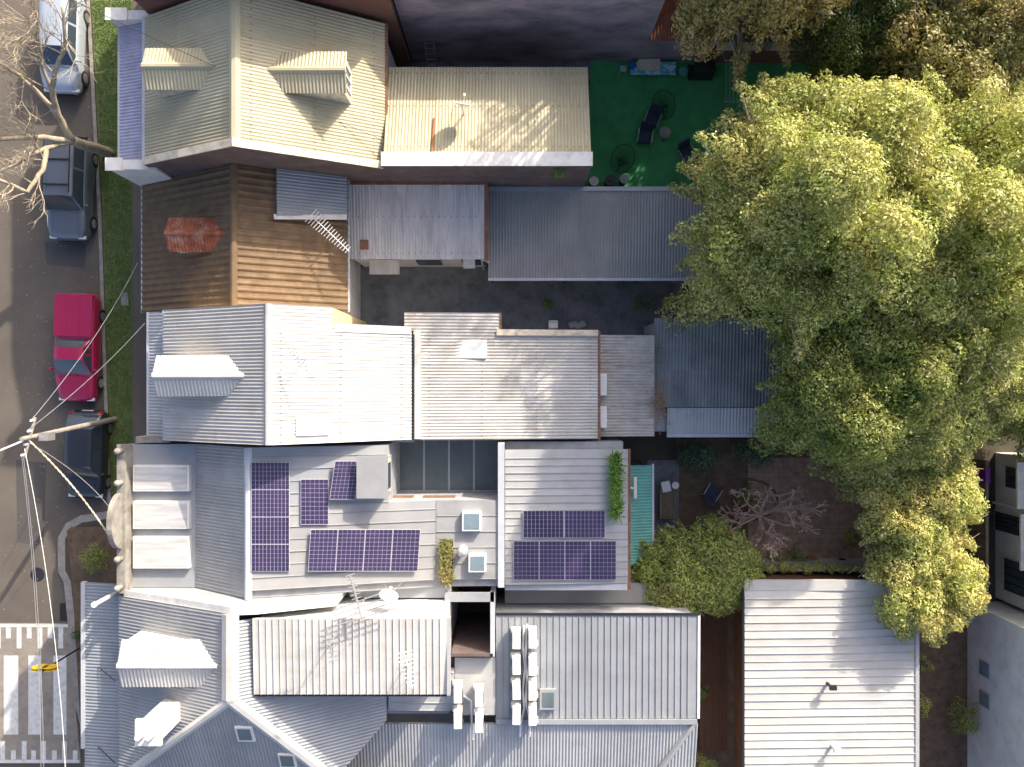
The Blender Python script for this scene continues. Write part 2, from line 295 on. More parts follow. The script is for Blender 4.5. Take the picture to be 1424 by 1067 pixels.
# ------------------------------------------------------------------ roof sheeting
def clip_v(poly, u):
    vs = []
    n = len(poly)
    for i in range(n):
        (u0, v0), (u1, v1) = poly[i], poly[(i + 1) % n]
        if abs(u1 - u0) < 1e-9: continue
        t = (u - u0) / (u1 - u0)
        if -1e-6 <= t <= 1 + 1e-6: vs.append(v0 + t * (v1 - v0))
    return (min(vs), max(vs)) if vs else None
def sheets(parent, pts, fall, mat, name='roof_sheet', lapf=None, pitch=0.13, amp=0.0135, width=0.76, kind='corr', lift=0.03, slabmat=None, slabname='roof_deck', thick=0.08):
    """profiled sheets laid on a flat outline; the profile runs down the fall direction"""
    pts = [Vector(p) for p in pts]; pl = Plane(pts); nrm = pl.n()
    f = Vector((fall[0], fall[1])).normalized(); a = Vector((-f.y, f.x))
    pts = [Vector((p.x, p.y, pl.z(p.x, p.y))) for p in pts]
    deck = MB().slab(pts, thick).build(slabname, slabmat or mat, parent)
    uv = [(p.x * a.x + p.y * a.y, p.x * f.x + p.y * f.y) for p in pts]
    u0, u1 = min(q[0] for q in uv) + 1e-4, max(q[0] for q in uv) - 1e-4
    base = wloc(parent); vlo = min(q[1] for q in uv); vspan = max(q[1] for q in uv) - vlo; lapf = lapf or random.uniform(.4, .62)
    u = u0; k = 0
    while u < u1 - 0.02:
        ue = min(u + width, u1)
        if u1 - ue < 0.15: ue = u1
        us = set([u, ue])
        for q in uv:
            if u < q[0] < ue: us.add(q[0])
        if kind == 'corr':
            i = math.ceil(u / (pitch / 6))
            while i * pitch / 6 < ue: us.add(i * pitch / 6); i += 1
            prof = lambda x: amp * math.cos(2 * math.pi * x / pitch)
        else:                                     # flat pan with a narrow upstanding rib at each joint
            for d in (0.0, 0.012, 0.016, 0.036, 0.040):
                if u + d < ue: us.add(u + d)
            prof = lambda x, u=u: amp if 0.014 < x - u < 0.038 else 0.0
        lap = 0.004 * (k % 2)
        rows = [(0.0, 1.0, 0.0)] if (kind != 'corr' or vspan < 3.2) else [(0.0, lapf, 0.007), (lapf - 0.02, 1.0, 0.0)]
        for ra, rb, up in rows:
            vs = []; fs = []
            for x in sorted(us):
                r = clip_v(uv, x)
                if r is None: continue
                v0 = max(r[0], vlo + vspan * ra - (1e-3 if ra == 0 else 0)); v1 = min(r[1], vlo + vspan * rb + (1e-3 if rb == 1 else 0))
                if v1 < v0: v1 = v0
                for v in (v0, v1):
                    q = a * x + f * v; z = pl.z(q.x, q.y)
                    vs.append(Vector((q.x, q.y, z)) + nrm * (lift + lap + up + prof(x)) - base)
            for i in range(len(vs) // 2 - 1): fs.append((2 * i, 2 * i + 2, 2 * i + 3, 2 * i + 1))
            me = bpy.data.meshes.new(name); me.from_pydata([tuple(v) for v in vs], [], fs)
            o = link(name, me, mat, deck); o.location = (0, 0, 0)
            if kind == 'corr': me.polygons.foreach_set('use_smooth', [True] * len(me.polygons))
            if me.polygons and me.polygons[0].normal.z < 0: me.flip_normals()
        u = ue; k += 1
    return pl
def capline(parent, pts, mat, w=0.3, h=0.06, name='ridge_cap'):
    b = MB()
    for p, q in zip(pts[:-1], pts[1:]):
        p, q = Vector(p), Vector(q); d = (q - p).normalized(); sd = d.cross(Vector((0, 0, 1))).normalized() * w / 2
        up = Vector((0, 0, h))
        vs = [p + sd - up, p + sd * 0.35 + up, p - sd * 0.35 + up, p - sd - up, q + sd - up, q + sd * 0.35 + up, q - sd * 0.35 + up, q - sd - up]
        b.add(vs, [(0, 1, 2, 3), (7, 6, 5, 4), (0, 4, 5, 1), (1, 5, 6, 2), (2, 6, 7, 3), (3, 7, 4, 0)])
    return b.build(name, mat, parent)
def bar(parent, p, q, mat, w=0.12, h=0.1, name='gutter'):
    p, q = Vector(p), Vector(q); d = (q - p).normalized(); sd = d.cross(Vector((0, 0, 1))).normalized() * w / 2; up = Vector((0, 0, h / 2))
    vs = [p + sd - up, p + sd + up, p - sd + up, p - sd - up, q + sd - up, q + sd + up, q - sd + up, q - sd - up]
    return MB().add(vs, [(0, 1, 2, 3), (7, 6, 5, 4), (0, 4, 5, 1), (1, 5, 6, 2), (2, 6, 7, 3), (3, 7, 4, 0)]).build(name, mat, parent)
def dormer(house, pl, xf, yc, hw, zr, ze, rmat, wmat, sgn, capmat):
    """small gabled window house on a slope; sgn -1 looks to the street, +1 to the yards"""
    ov = 0.12; xo = xf + sgn * ov
    xr = (zr - pl.c - pl.b * yc) / pl.a; xe = (ze - pl.c - pl.b * yc) / pl.a
    zb = pl.z(xf, yc) - 0.15
    body = MB().extr_x([(yc - hw, zb), (yc + hw, zb), (yc + hw, ze - 0.05), (yc, zr - 0.06), (yc - hw, ze - 0.05)], xf, xe + sgn * -0.3).build('dormer', wmat, house)
    e = hw + 0.08; zee = ze - 0.03
    for s in (1, -1):
        # the slope as one corrugated panel
        sheets_on(body, [(xo, yc, zr), (xr, yc, zr), (xe, yc + s * e, zee), (xo, yc + s * e, zee)], (0, s), rmat)
    capline(body, [(xo, yc, zr + 0.03), (xr, yc, zr + 0.03)], capmat, 0.26, 0.04, 'dormer_ridge')
    fr = MB()
    zt = ze - 0.08; z0 = zb + 0.45
    if zt - z0 > 0.3:
        for a, b, c, d in ((-hw * .62, -hw * .5, z0, zt), (hw * .5, hw * .62, z0, zt), (-hw * .62, hw * .62, zt - .08, zt + .02), (-hw * .66, hw * .66, z0 - .08, z0), (-.03, .03, z0, zt)):
            fr.mm(xf, xf + sgn * 0.06, yc + a, yc + b, c, d)
        fr.build('window_frame', M['white_metal'], body)
        MB().mm(xf - .01, xf + sgn * 0.02, yc - hw * .5, yc + hw * .5, z0, zt - .08).build('pane', M['glass'], body)
    return body
def sheets_on(part, pts, fall, mat):              # one corrugated panel as a single sub-part
    pts = [Vector(p) for p in pts]; pl = Plane(pts); nrm = pl.n(); f = Vector(fall).normalized(); a = Vector((-f.y, f.x))
    uv = [(p.x * a.x + p.y * a.y, p.x * f.x + p.y * f.y) for p in pts]
    u0, u1 = min(q[0] for q in uv) + 1e-4, max(q[0] for q in uv) - 1e-4
    n = int((u1 - u0) / 0.0187); vs = []; fs = []
    for i in range(n + 1):
        x = u0 + (u1 - u0) * i / n; r = clip_v(uv, x)
        for v in r:
            q = a * x + f * v; p0 = Vector((q.x, q.y, pl.z(q.x, q.y)))
            vs += [p0 + nrm * (0.0125 * math.cos(2 * math.pi * x / 0.13) + 0.02)]
    for i in range(n): fs.append((2 * i, 2 * i + 2, 2 * i + 3, 2 * i + 1))
    k = len(vs); vs += [v - nrm * 0.06 for v in vs]; fs += [tuple(j + k for j in q[::-1]) for q in fs]
    for i in range(n):
        for j in (0, 1): fs.append((2 * i + j, 2 * i + 2 + j, 2 * i + 2 + j + k, 2 * i + j + k))
    return MB().add(vs, fs).build('roof_panel', mat, part, smooth=False)
#PART2
# ------------------------------------------------------------------ ground, street
def flat(name, poly, z, mat, parent=None, t=0.1, kind='structure'):
    o = MB().prism([(p[0], p[1]) for p in poly], z - t, z).build(name, mat, parent)
    if kind: o['kind'] = kind
    return o
def gp(*pts): return [P(x, y, 0) for x, y in pts]
g = MB(); g.mm(-400, 400, -400, 400, -0.6, -0.5); tag(g.build('ground', M['ground']), kind='structure')
EDGE = [(104, -400), (121, 0), (137, 300), (150, 690), (151, 711), (112, 717), (92, 728), (81, 748), (81, 795), (89, 810), (94, 860), (98, 915), (104, 980), (118, 1030), (140, 1100), (150, 1400)]
edge = gp(*EDGE)
ROAD = flat('road', [(-60, 60), (-15, 60), (-15, -60), (-60, -60)], -0.12, M['asphalt'])
flat('yard_ground', [*edge, Vector((70, -60, 0)), Vector((70, 60, 0)), Vector((-19, 60, 0))], 0.0, M['ground'], t=0.3)
def ribbon(pts, wd, z0, z1):
    b = MB(); n = len(pts); off = []
    for i in range(n):
        t = (pts[min(i + 1, n - 1)] - pts[max(i - 1, 0)]).normalized(); off.append(pts[i] + Vector((-t.y, t.x, 0)) * wd)
    for i in range(n - 1):
        q = [pts[i], pts[i + 1], off[i + 1], off[i]]
        vs = [(p.x, p.y, z0) for p in q] + [(p.x, p.y, z1) for p in q]
        b.add(vs, [(3, 2, 1, 0), (4, 5, 6, 7), (0, 1, 5, 4), (1, 2, 6, 5), (2, 3, 7, 6), (3, 0, 4, 7)])
    return b
kerb = tag(ribbon([p + Vector((-.03, 0, 0)) for p in edge[:5]], 0.16, -0.2, 0.006).build('kerb', M['concrete']), kind='structure')
tag(ribbon([p + Vector((-.01, 0, 0)) for p in edge[4:]], 0.34, -0.2, 0.012).build('kerb', M['concrete']), kind='structure')
verge_px = [(112, -400), (127, 0), (143, 300), (155, 690), (156, 712), (184, 712), (184, -400)]
VERGE = flat('grass_verge', gp(*verge_px), 0.010, M['turf'], t=0.02)
flat('footpath', gp((184.5, -400), (184.5, 735), (250, 735), (250, -400)), 0.014, M['asphalt'], t=0.02)
flat('garden_bed', gp((93, 738), (100, 733), (176, 733), (176, 1010), (112, 1010), (106, 900), (100, 800)), 0.02, M['soil'], t=0.03)
sl_ = MB()
q = gp((168, 407), (178, 407), (179, 425), (169, 425)); sl_.prism([(p.x, p.y) for p in q], 0.0, 0.03)
tag(sl_.build('pit_cover', M['concrete']), 'pale concrete service pit cover set in the grass verge', 'pit cover')
def blades(name, poly, n, h, mat, parent=None):
    xs = [p[0] for p in poly]; ys = [p[1] for p in poly]; vs = []; fs = []; m = 0
    while m < n:
        x, y = random.uniform(min(xs), max(xs)), random.uniform(min(ys), max(ys)); ins = False
        for i in range(len(poly)):
            (x0, y0), (x1, y1) = poly[i][:2], poly[(i + 1) % len(poly)][:2]
            if (y0 > y) != (y1 > y) and x < (x1 - x0) * (y - y0) / (y1 - y0) + x0: ins = not ins
        if not ins: continue
        a = random.uniform(0, 6.28); l = h * random.uniform(.5, 1.3); d = Vector((math.cos(a), math.sin(a), 0)); wv = Vector((-d.y, d.x, 0)) * random.uniform(.012, .025)
        p = Vector((x, y, 0.008)); k = len(vs)
        vs += [p - wv, p + wv, p + d * l * .7 + Vector((0, 0, l))]; fs.append((k, k + 1, k + 2)); m += 1
    o = MB(); o.v = [tuple(v) for v in vs]; o.f = fs
    return tag(o.build(name, mat, parent), kind='stuff')
tag(blades('verge_grass', gp((128, 0), (144, 300), (156, 700), (183, 712), (183, 0)), 16000, 0.06, GR), 'short green grass growing along the street verge', 'grass')
# raised crossing
PLAT = flat('crossing_platform', gp((-60, 868), (95, 868), (99, 915), (104, 980), (112, 1062), (-60, 1062)), -0.02, M['platform'], t=0.1)
def stripe(x0, x1, y0, y1):
    q = gp((x0, y0), (x1, y0), (x1, y1), (x0, y1)); MB().prism([(p.x, p.y) for p in q], -0.03, -0.014).build('crossing_stripe', M['paint_white'], PLAT)
for x0, x1 in ((-28, -8), (5, 25), (39, 57), (74, 92)): stripe(x0, x1, 912, 1022)
stripe(-40, 96, 868.5, 872.5); stripe(-40, 110, 1057, 1061.5)
for i, x in enumerate((-20, -6, 8, 23, 37, 52, 66, 81)): stripe(x, x + 6.5, 873, 902 if i % 2 else 888)
for i, x in enumerate((0, 15, 30, 43, 57, 72, 86, 101)): stripe(x, x + 6.5, 1031 if i % 2 == 0 else 1044, 1056.6)
q = MB()
for i in range(9): q.mm(*sorted((P(81.5, 0).x, P(93, 0).x)), P(0, 840 + i * 2.8).y - .06, P(0, 840 + i * 2.8).y, -0.13, -0.10)
tag(q.build('drain_grate', M['dark_metal']), 'dark slotted drain grate in the gutter beside the crossing', 'drain')
# lawn, courtyards
flat('lawn', gp((822, 70), (1125, 70), (1125, 262), (815, 262)), 0.02, M['fake_turf'], t=0.03)
tag(blades('lawn_grass', gp((822, 90), (1120, 90), (1120, 262), (822, 262)), 9000, 0.03, GR), 'low green lawn blades around the garden chairs', 'grass')
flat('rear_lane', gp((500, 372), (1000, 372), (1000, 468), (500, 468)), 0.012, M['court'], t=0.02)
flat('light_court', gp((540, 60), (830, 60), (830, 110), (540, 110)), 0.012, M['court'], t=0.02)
COURT = flat('paved_courtyard', gp((940, 610), (1345, 610), (1345, 812), (940, 812)), 0.012, M['soil'], t=0.02)
pv = MB()          # basket-weave brick paving, one mass of small bricks
bx0, by1 = P(1040, 0).x, P(0, 640).y
for i in range(26):
    for j in range(22):
        x, y = bx0 + i * 0.235, by1 - j * 0.235
        for k in range(2):
            c = (x + .0575 + k * .1175, y, 0.02 + random.uniform(-.004, .004)) if (i + j) % 2 else (x + .1175, y - .0587 + k * .1175, 0.02 + random.uniform(-.004, .004))
            pv.box(c, (.105, .22, .04) if (i + j) % 2 else (.22, .105, .04))
tag(pv.build('brick_paving', M['paver'], COURT), kind='stuff')
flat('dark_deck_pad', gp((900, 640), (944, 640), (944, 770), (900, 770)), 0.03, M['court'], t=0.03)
flat('side_path', gp((960, 850), (1040, 850), (1040, 1120), (960, 1120)), 0.015, M['soil'], t=0.02)
flat('side_garden', gp((1230, 812), (1350, 812), (1350, 1120), (1230, 1120)), 0.016, M['soil'], t=0.02)
# ------------------------------------------------------------------ buildings
def gable(house, xf, xr, xb, zf, zr, zb, y0, y1, mat, name='wall', inset=0.15, drop=0.12):
    return MB().extr_y([(xf + inset, 0), (xb - inset, 0), (xb - inset, zb - drop), (xr, zr - drop), (xf + inset, zf - drop)], y0, y1).build(name, mat, house)
def facade_openings(house, x, y0, y1, storeys=2):
    """street front: a door and sash windows"""
    for s in range(storeys):
        for k, t in enumerate((0.25, 0.72)):
            yc = y0 + (y1 - y0) * t; z0, z1 = (0.1, 2.2) if (s == 0 and k == 0) else (0.8 + 3 * s, 2.4 + 3 * s)
            o = MB().mm(x - .06, x + .02, yc - .5, yc + .5, z0, z1).build('door' if (s == 0 and k == 0) else 'window', M['white_metal'], house)
            MB().mm(x - .075, x - .04, yc - .4, yc + .4, z0 + .12, z1 - .1).build('pane', M['glass'], o)
# --- house A : cream roofed terrace with two dormers
YA0, YA1 = 8.66, 14.2; XF, XR, XB = -14.2, -9.9, -5.03; ZF, ZR, ZB = 6.0, 8.4, 5.4
A = thing('terrace_house', 'two storey terrace with cream corrugated roof, two dormers and lilac balcony roof', 'house', (-10, 11.4, 0))
gable(A, XF, XR, XB, ZF, ZR, ZB, YA0, YA1, M['white_wall'])
facade_openings(A, XF + .15, YA0, YA1)
plA1 = sheets(A, [(XF, YA0, ZF), (XF, YA1, ZF), (XR, YA1, ZR), (XR, YA0, ZR)], (-1, 0), M['cream'])
plA2 = sheets(A, [(XB, YA0, ZB), (XB, YA1, ZB), (XR, YA1, ZR), (XR, YA0, ZR)], (1, 0), M['cream'])
capline(A, [(XR, YA0, ZR + .06), (XR, YA1, ZR + .06)], M['cream'], 0.42)
bar(A, (XB + .06, YA0, ZB - .02), (XB + .06, YA1, ZB - .02), M['rust_gutter']); bar(A, (XF - .06, YA0, ZF - .02), (XF - .06, YA1, ZF - .02), M['gutter'])
dormer(A, plA1, -13.35, 11.55, 0.68, 7.87, 7.60, M['cream'], M['cap_cream'], -1, M['cream'])
dormer(A, plA2, -6.2, 11.45, 0.68, 7.78, 7.54, M['cream'], M['cap_cream'], 1, M['cream'])
def parapet(house, prof, y0, y1, wallmat, capmat, up=0.28):
    """party wall that follows the roof line and stands above it, capped"""
    b = [(x, z + up) for x, z in prof]
    MB().extr_y([(prof[0][0], 0)] + b + [(prof[-1][0], 0)], y0, y1).build('party_wall', wallmat, house)
    c = MB()
    for (xa, za), (xb, zb_) in zip(b[:-1], b[1:]):
        vs = [(xa, y0 - .04, za), (xb, y0 - .04, zb_), (xb, y1 + .04, zb_), (xa, y1 + .04, za)]
        c.add(vs + [(x, y, z + .06) for x, y, z in vs], [(3, 2, 1, 0), (4, 5, 6, 7), (0, 1, 5, 4), (1, 2, 6, 5), (2, 3, 7, 6), (3, 0, 4, 7)])
    c.build('coping', capmat, house)
parapet(A, [(XF, ZF), (XR, ZR), (XB + .1, ZB)], YA0 - .22, YA0, M['brown_wall'], M['cap_cream'], 0.2)
MB().mm(-15.75, XF + .3, YA0 - .30, YA0 + .08, 0, 5.75).build('wing_wall', M['cap_white'], A); MB().mm(-15.85, -15.2, YA0 - .36, YA0 + .14, 5.75, 5.84).build('wing_wall_cap', M['cap_white'], A)
MB().mm(-15.75, XF + .3, YA1 + .02, YA1 + .38, 0, 5.75).build('wing_wall', M['cap_white'], A); MB().mm(-15.85, -15.0, YA1 - .04, YA1 + .44, 5.75, 5.84).build('wing_wall_cap', M['cap_white'], A)
sheets(A, [(-15.65, YA0 + .1, 5.05), (-15.65, YA1, 5.05), (XF + .12, YA1, 5.62), (XF + .12, YA0 + .1, 5.62)], (-1, 0), M['lilac'], 'balcony_sheet', slabname='balcony_roof')
bar(A, (-15.68, YA0 + .1, 5.03), (-15.68, YA1, 5.03), M['gutter']); MB().mm(-15.5, XF + .1, YA0 + .1, YA1, 2.95, 3.1).build('balcony_floor', M['white_wall'], A)
# rear wing of A
plAw = Plane([(XB, 8.5, 6.1), (3.0, 8.5, 6.1), (3.0, 12.75, 4.65)])
MB().add([(XB, 8.6, 0), (3.0, 8.6, 0), (3.0, 12.6, 0), (XB, 12.6, 0), (XB, 8.6, 5.95), (3.0, 8.6, 5.95), (3.0, 12.6, 4.6), (XB, 12.6, 4.6)], [(3, 2, 1, 0), (4, 5, 6, 7), (0, 1, 5, 4), (1, 2, 6, 5), (2, 3, 7, 6), (3, 0, 4, 7)]).build('rear_wing_wall', M['brown_wall'], A)
sheets(A, [(XB + .05, 8.62, plAw.z(0, 8.62)), (3.06, 8.62, plAw.z(0, 8.62)), (3.06, 12.78, plAw.z(0, 12.78)), (XB + .05, 12.78, plAw.z(0, 12.78))], (0, 1), M['cream'], slabname='rear_wing_roof')
MB().mm(XB, 3.08, 8.40, 8.62, 0, 6.22).build('party_wall', M['brown_wall'], A); MB().mm(XB, 3.1, 8.36, 8.9, 6.22, 6.27).build('coping', M['cap_white'], A)
# --- house N : the tall neighbour, mostly beyond the frame
NH = thing('terrace_house', 'tall terrace with long stained dark side wall above the lawn', 'house', (-6, 17.5, 0))
NX0, NXR, NX1 = -14.2, -8.6, -4.6; NZ0, NZR, NZ1 = 6.9, 10.2, 7.7
gable(NH, NX0, NXR, NX1, NZ0, NZR, NZ1, 14.72, 22.5, M['brown_wall'])
sheets(NH, [(NX0, 14.7, NZ0), (NX0, 22.5, NZ0), (NXR, 22.5, NZR), (NXR, 14.7, NZR)], (-1, 0), M['dark_iron']); plN = sheets(NH, [(NX1, 14.7, NZ1), (NX1, 22.5, NZ1), (NXR, 22.5, NZR), (NXR, 14.7, NZR)], (1, 0), M['dark_iron'])
parapet(NH, [(NX0, NZ0 - .15), (NXR, NZR), (NX1, NZ1)], 14.42, 14.7, M['brick'], M['brick'], 0.12)
MB().mm(-4.6, 5.95, 14.9, 19.5, 0, 7.0).build('rear_wing_wall', M['black_wall'], NH); MB().mm(-4.6, 6.0, 14.86, 15.2, 7.0, 7.08).build('coping', M['cap_cream'], NH)
MB().mm(5.96, 8.95, 14.92, 18.6, 0, 2.55).build('lean_to_wall', M['black_wall'], NH)
sheets(NH, [(5.9, 14.75, 2.62), (9.05, 14.75, 2.62), (9.05, 19.6, 4.6), (5.9, 19.6, 4.6)], (0, -1), M['red_roof'], slabname='lean_to_roof')
for x in (7.95, 8.27, 8.6): MB().mm(x, x + .2, 14.88, 14.93, 0.75, 1.2).build('wall_vent', M['white_metal'], NH)
dormer(NH, plN, -5.6, 17.2, .65, 9.3, 8.95, M['dark_iron'], M['white_wall'], 1, M['dark_iron'])
# --- house B : brown tiled cottage
B = thing('cottage', 'low cottage with brown tiled roof, rusty dormer and pale iron rear wing', 'house', (-10, 5.8, 0))
BX0, BXR, BX1 = -15.5, -10.7, -6.87; BZ0, BZR, BZ1 = 3.3, 6.2, 3.9; YB0, YB1 = 2.98, 8.42
gable(B, BX0 + .8, BXR, BX1, BZ0 + .48, BZR, BZ1, YB0, YB1, M['white_wall'], drop=0.2)
facade_openings(B, BX0 + .95, YB0, YB1, 1)
def tiles(part, x0, z0, x1, z1, y0, y1, obj):
    """interlocking tiles: x0,z0 the eave, x1,z1 the ridge"""
    run = math.hypot(x1 - x0, z1 - z0); nc = round(run / 0.335); nw = round((y1 - y0) / 0.272)
    d = Vector((x1 - x0, 0, z1 - z0)) / run; nrm = Vector((-d.z, 0, d.x)) if d.x > 0 else Vector((d.z, 0, -d.x))
    w_ = (y1 - y0) / nw; l_ = run / nc
    prof = [(0, .0), (.12, .03), (.3, .052), (.5, .035), (.62, .004), (.85, .0), (1, .0)]
    loc = []
    for k, lift in ((0.0, 0.035), (l_ * 1.06, 0.0)):
        for t, h in prof: loc.append((d * k + nrm * (h + lift)) + Vector((0, t * w_, 0)))
    for t in (0, 1): loc.append(nrm * -.002 + Vector((0, t * w_, 0)))
    n = len(prof); fs = [(i, i + 1, n + i + 1, n + i) for i in range(n - 1)] + [tuple([2 * n] + list(range(n)) + [2 * n + 1])]
    me = bpy.data.meshes.new('roof_tile'); me.from_pydata([tuple(v) for v in loc], [], fs)
    bm = bmesh.new(); bm.from_mesh(me); bmesh.ops.recalc_face_normals(bm, faces=bm.faces); bm.to_mesh(me); bm.free()
    if me.polygons[2].normal.z < 0: me.flip_normals()
    base = wloc(part); big = MB()
    for i in range(nc):
        for j in range(nw):
            p = Vector((x0, y0, z0)) + d * l_ * i + Vector((0, w_ * j, 0)) + nrm * (0.02 + random.uniform(-.004, .004))
            if obj:
                o = link('roof_tile', me, M['tile'], part, p - base)
                o.rotation_euler = (random.uniform(-.012, .012), 0, random.uniform(-.01, .01))
            else: big.add([p + v for v in loc], fs)
    if not obj: tag(big.build('tile_field', M['tile'], part), kind='stuff')
dk = MB().slab([(BX0, YB0, BZ0), (BXR, YB0, BZR), (BXR, YB1, BZR), (BX0, YB1, BZ0)], .06).build('front_roof', M['tile'], B)
tiles(dk, BX0 - .05, BZ0 - .03, BXR, BZR, YB0, YB1, False)
dk = MB().slab([(BXR, YB0, BZR), (BX1, YB0, BZ1), (BX1, YB1, BZ1), (BXR, YB1, BZR)], .06).build('rear_roof', M['tile'], B)
tiles(dk, BX1 + .05, BZ1 - .03, BXR, BZR, YB0, YB1, True)
rc = MB()
for i in range(16):
    y = YB0 + i * (YB1 - YB0) / 16; rc.tube([(BXR, y, BZR + .02), (BXR, y + .36, BZR + .035)], [.15, .135], 8)
rc.build('ridge_tiles', M['tile'], B)
plB1 = Plane([(BX0, YB0, BZ0), (BXR, YB0, BZR), (BXR, YB1, BZR)]); plB2 = Plane([(BX1, YB0, BZ1), (BXR, YB0, BZR), (BXR, YB1, BZR)])
dormer(B, plB1, -13.35, 5.83, 0.58, 5.95, 5.66, M['rust_dormer'], M['cap_cream'], -1, M['rust_dormer'])
bar(B, (BX0 - .08, YB0, BZ0 - .04), (BX0 - .08, YB1, BZ0 - .04), M['gutter']); bar(B, (BX1 + .1, YB0, BZ1 - .04), (BX1 + .1, YB1, BZ1 - .04), M['gutter'], .1)
q0, q1 = P(385, 300, 5.6), P(482, 300, 4.45)
sheets(B, [(q0.x, q0.y, 5.62), (q0.x, 8.42, 5.62), (q1.x, 8.42, 4.35), (q1.x, q1.y, 4.35)], (1, 0), M['blue_iron'], slabname='patch_roof', thick=.3)
bar(B, (q0.x - .1, q0.y - .05, 5.63), (q1.x, q1.y - .05, 4.4), M['cap_white'], .2, .06, 'flashing')
# rear wing of B and the long carport
plBw = Plane([(-6.85, 5.28, 3.2), (-1.1, 5.28, 3.2), (-1.1, 8.4, 3.6)])
MB().mm(-6.85, -1.2, 5.4, 8.4, 0, 3.1).build('rear_wing_wall', M['white_wall'], B)
sheets(B, [(-6.85, 5.26, 3.2), (-1.12, 5.26, 3.2), (-1.12, 8.3, 3.6), (-6.85, 8.3, 3.6)], (0, -1), M['pale_iron'], slabname='rear_wing_roof')
bar(B, (-6.85, 8.36, 3.62), (-1.1, 8.36, 3.62), M['rust_gutter'], .14, .12); bar(B, (-1.08, 5.2, 3.2), (-1.08, 8.4, 3.62), M['rust_gutter'], .16, .14)
MB().mm(-6.4, -6.05, 5.65, 6.05, 3.24, 3.36).build('roof_hatch', M['rust_gutter'], B)
for x in (-4.2, -2.2): MB().mm(x, x + 1.1, 5.33, 5.4, 1.0, 2.2).build('window', M['glass'], B)
MB().mm(-6.2, -4.9, 4.75, 5.38, 2.2, 2.26).build('awning', M['pale_iron'], B)
MB().tube([(-1.3, 5.3, 0), (-1.3, 5.3, 2.9), (-1.0, 5.15, 3.1)], .05, 8).build('downpipe', M['white_metal'], B)
b_ = MB(); b_.mm(-2.1, -1.6, 5.0, 5.34, 2.2, 2.7); b_.build('meter_box', M['white_metal'], B)
CP = thing('carport', 'long grey corrugated carport behind the cottage under the tree', 'carport', (4, 6.4, 0))
sheets(CP, [(-1.02, 4.55, 2.6), (9.2, 4.55, 2.6), (9.2, 8.35, 2.9), (-1.02, 8.35, 2.9)], (0, -1), M['dark_iron'])
bar(CP, (-1.02, 4.48, 2.6), (9.2, 4.48, 2.6), M['gutter']); MB().mm(-1.0, 9.2, 8.2, 8.38, 2.93, 3.0).build('flashing', M['blue_iron'], CP)
for x in (-.9, 2.4, 5.7, 9.0):
    for y in (4.7, 8.2): MB().mm(x - .05, x + .05, y - .05, y + .05, 0, 2.55).build('post', M['dark_metal'], CP)
MB().mm(-.95, 9.1, 8.24, 8.36, 0, 2.5).build('back_wall', M['brick'], CP)
# --- house C : the white roofed terrace
YC0, YC1 = -2.2, 2.85
C_ = thing('terrace_house', 'white roofed terrace with one white dormer and stepped rear roofs', 'house', (-6, .3, 0))
CX0, CXR, CX1 = -13.48, -8.72, -3.97; CZ1 = 5.5
yl = 2.08
MB().extr_y([(CX0 + .15, 0), (CX1 - .1, 0), (CX1 - .1, CZ1 - .15), (CXR, 8.25), (CX0 + .15, 5.85)], YC0, yl).build('wall', M['white_wall'], C_)
MB().extr_y([(CX0 + .15, 0), (-6.75, 0), (-6.75, 7.0), (CXR, 8.25), (CX0 + .15, 5.85)], yl, YC1).build('side_wall', M['cream_wall'], C_)
facade_openings(C_, CX0 + .15, YC0, YC1)
plC1 = sheets(C_, [(CX0, YC0, 6), (CX0, YC1, 6), (CXR, YC1, 8.4), (CXR, YC0, 8.4)], (-1, 0), M['old_white'])
zc = lambda x: 8.4 + (x - CXR) * (CZ1 - 8.4) / (CX1 - CXR)
plC2 = sheets(C_, [(CXR, YC0, 8.4), (CXR, YC1, 8.4), (-6.7, YC1, zc(-6.7)), (-6.7, YC0, zc(-6.7))], (1, 0), M['white_roof'])
sheets(C_, [(-6.7, YC0, zc(-6.7)), (-6.7, yl, zc(-6.7)), (CX1, yl, CZ1), (CX1, YC0, CZ1)], (1, 0), M['white_roof'])
bar(C_, (-6.6, yl, zc(-6.6) + .03), (CX1, yl, CZ1 + .05), M['white_roof'], .3, .06, 'flashing')
capline(C_, [(CXR, YC0, 8.43), (CXR, YC1, 8.43)], M['old_white'], .28, .045)
dormer(C_, plC1, -12.95, .28, .66, 7.9, 7.6, M['white_roof'], M['white_wall'], -1, M['white_roof'])
sheets(C_, [(-14.5, YC0 + .1, 5.0), (-14.5, YC1, 5.0), (-13.5, YC1, 5.4), (-13.5, YC0 + .1, 5.4)], (-1, 0), M['zinc'], 'balcony_sheet', slabname='balcony_roof')
bar(C_, (-13.5, YC0, 5.92), (-13.5, YC1, 5.92), M['gutter'], .1); bar(C_, (-14.55, YC0, 4.98), (-14.55, YC1, 4.98), M['gutter'])
MB().mm(-14.3, CX0 + .1, YC0 + .1, YC1, 2.95, 3.1).build('balcony_floor', M['white_wall'], C_)
MB().mm(-14.75, -13.4, YC0 - .12, YC0 + .12, 0, 5.65).build('wing_wall', M['stone'], C_)
MB().mm(-14.7, CX1, YC0 - .16, YC0 - .005, 0, 4.9).build('party_wall', M['grey_wall'], C_)
p0 = plC2.at(412, 580, .09); p1 = plC2.at(458, 605, .09)
MB().slab([(p0.x, p0.y, plC2.z(p0.x, 0) + .1), (p1.x, p0.y, plC2.z(p1.x, 0) + .1), (p1.x, p1.y, plC2.z(p1.x, 0) + .1), (p0.x, p1.y, plC2.z(p0.x, 0) + .1)], .05).build('cover_panel', M['white_metal'], C_)
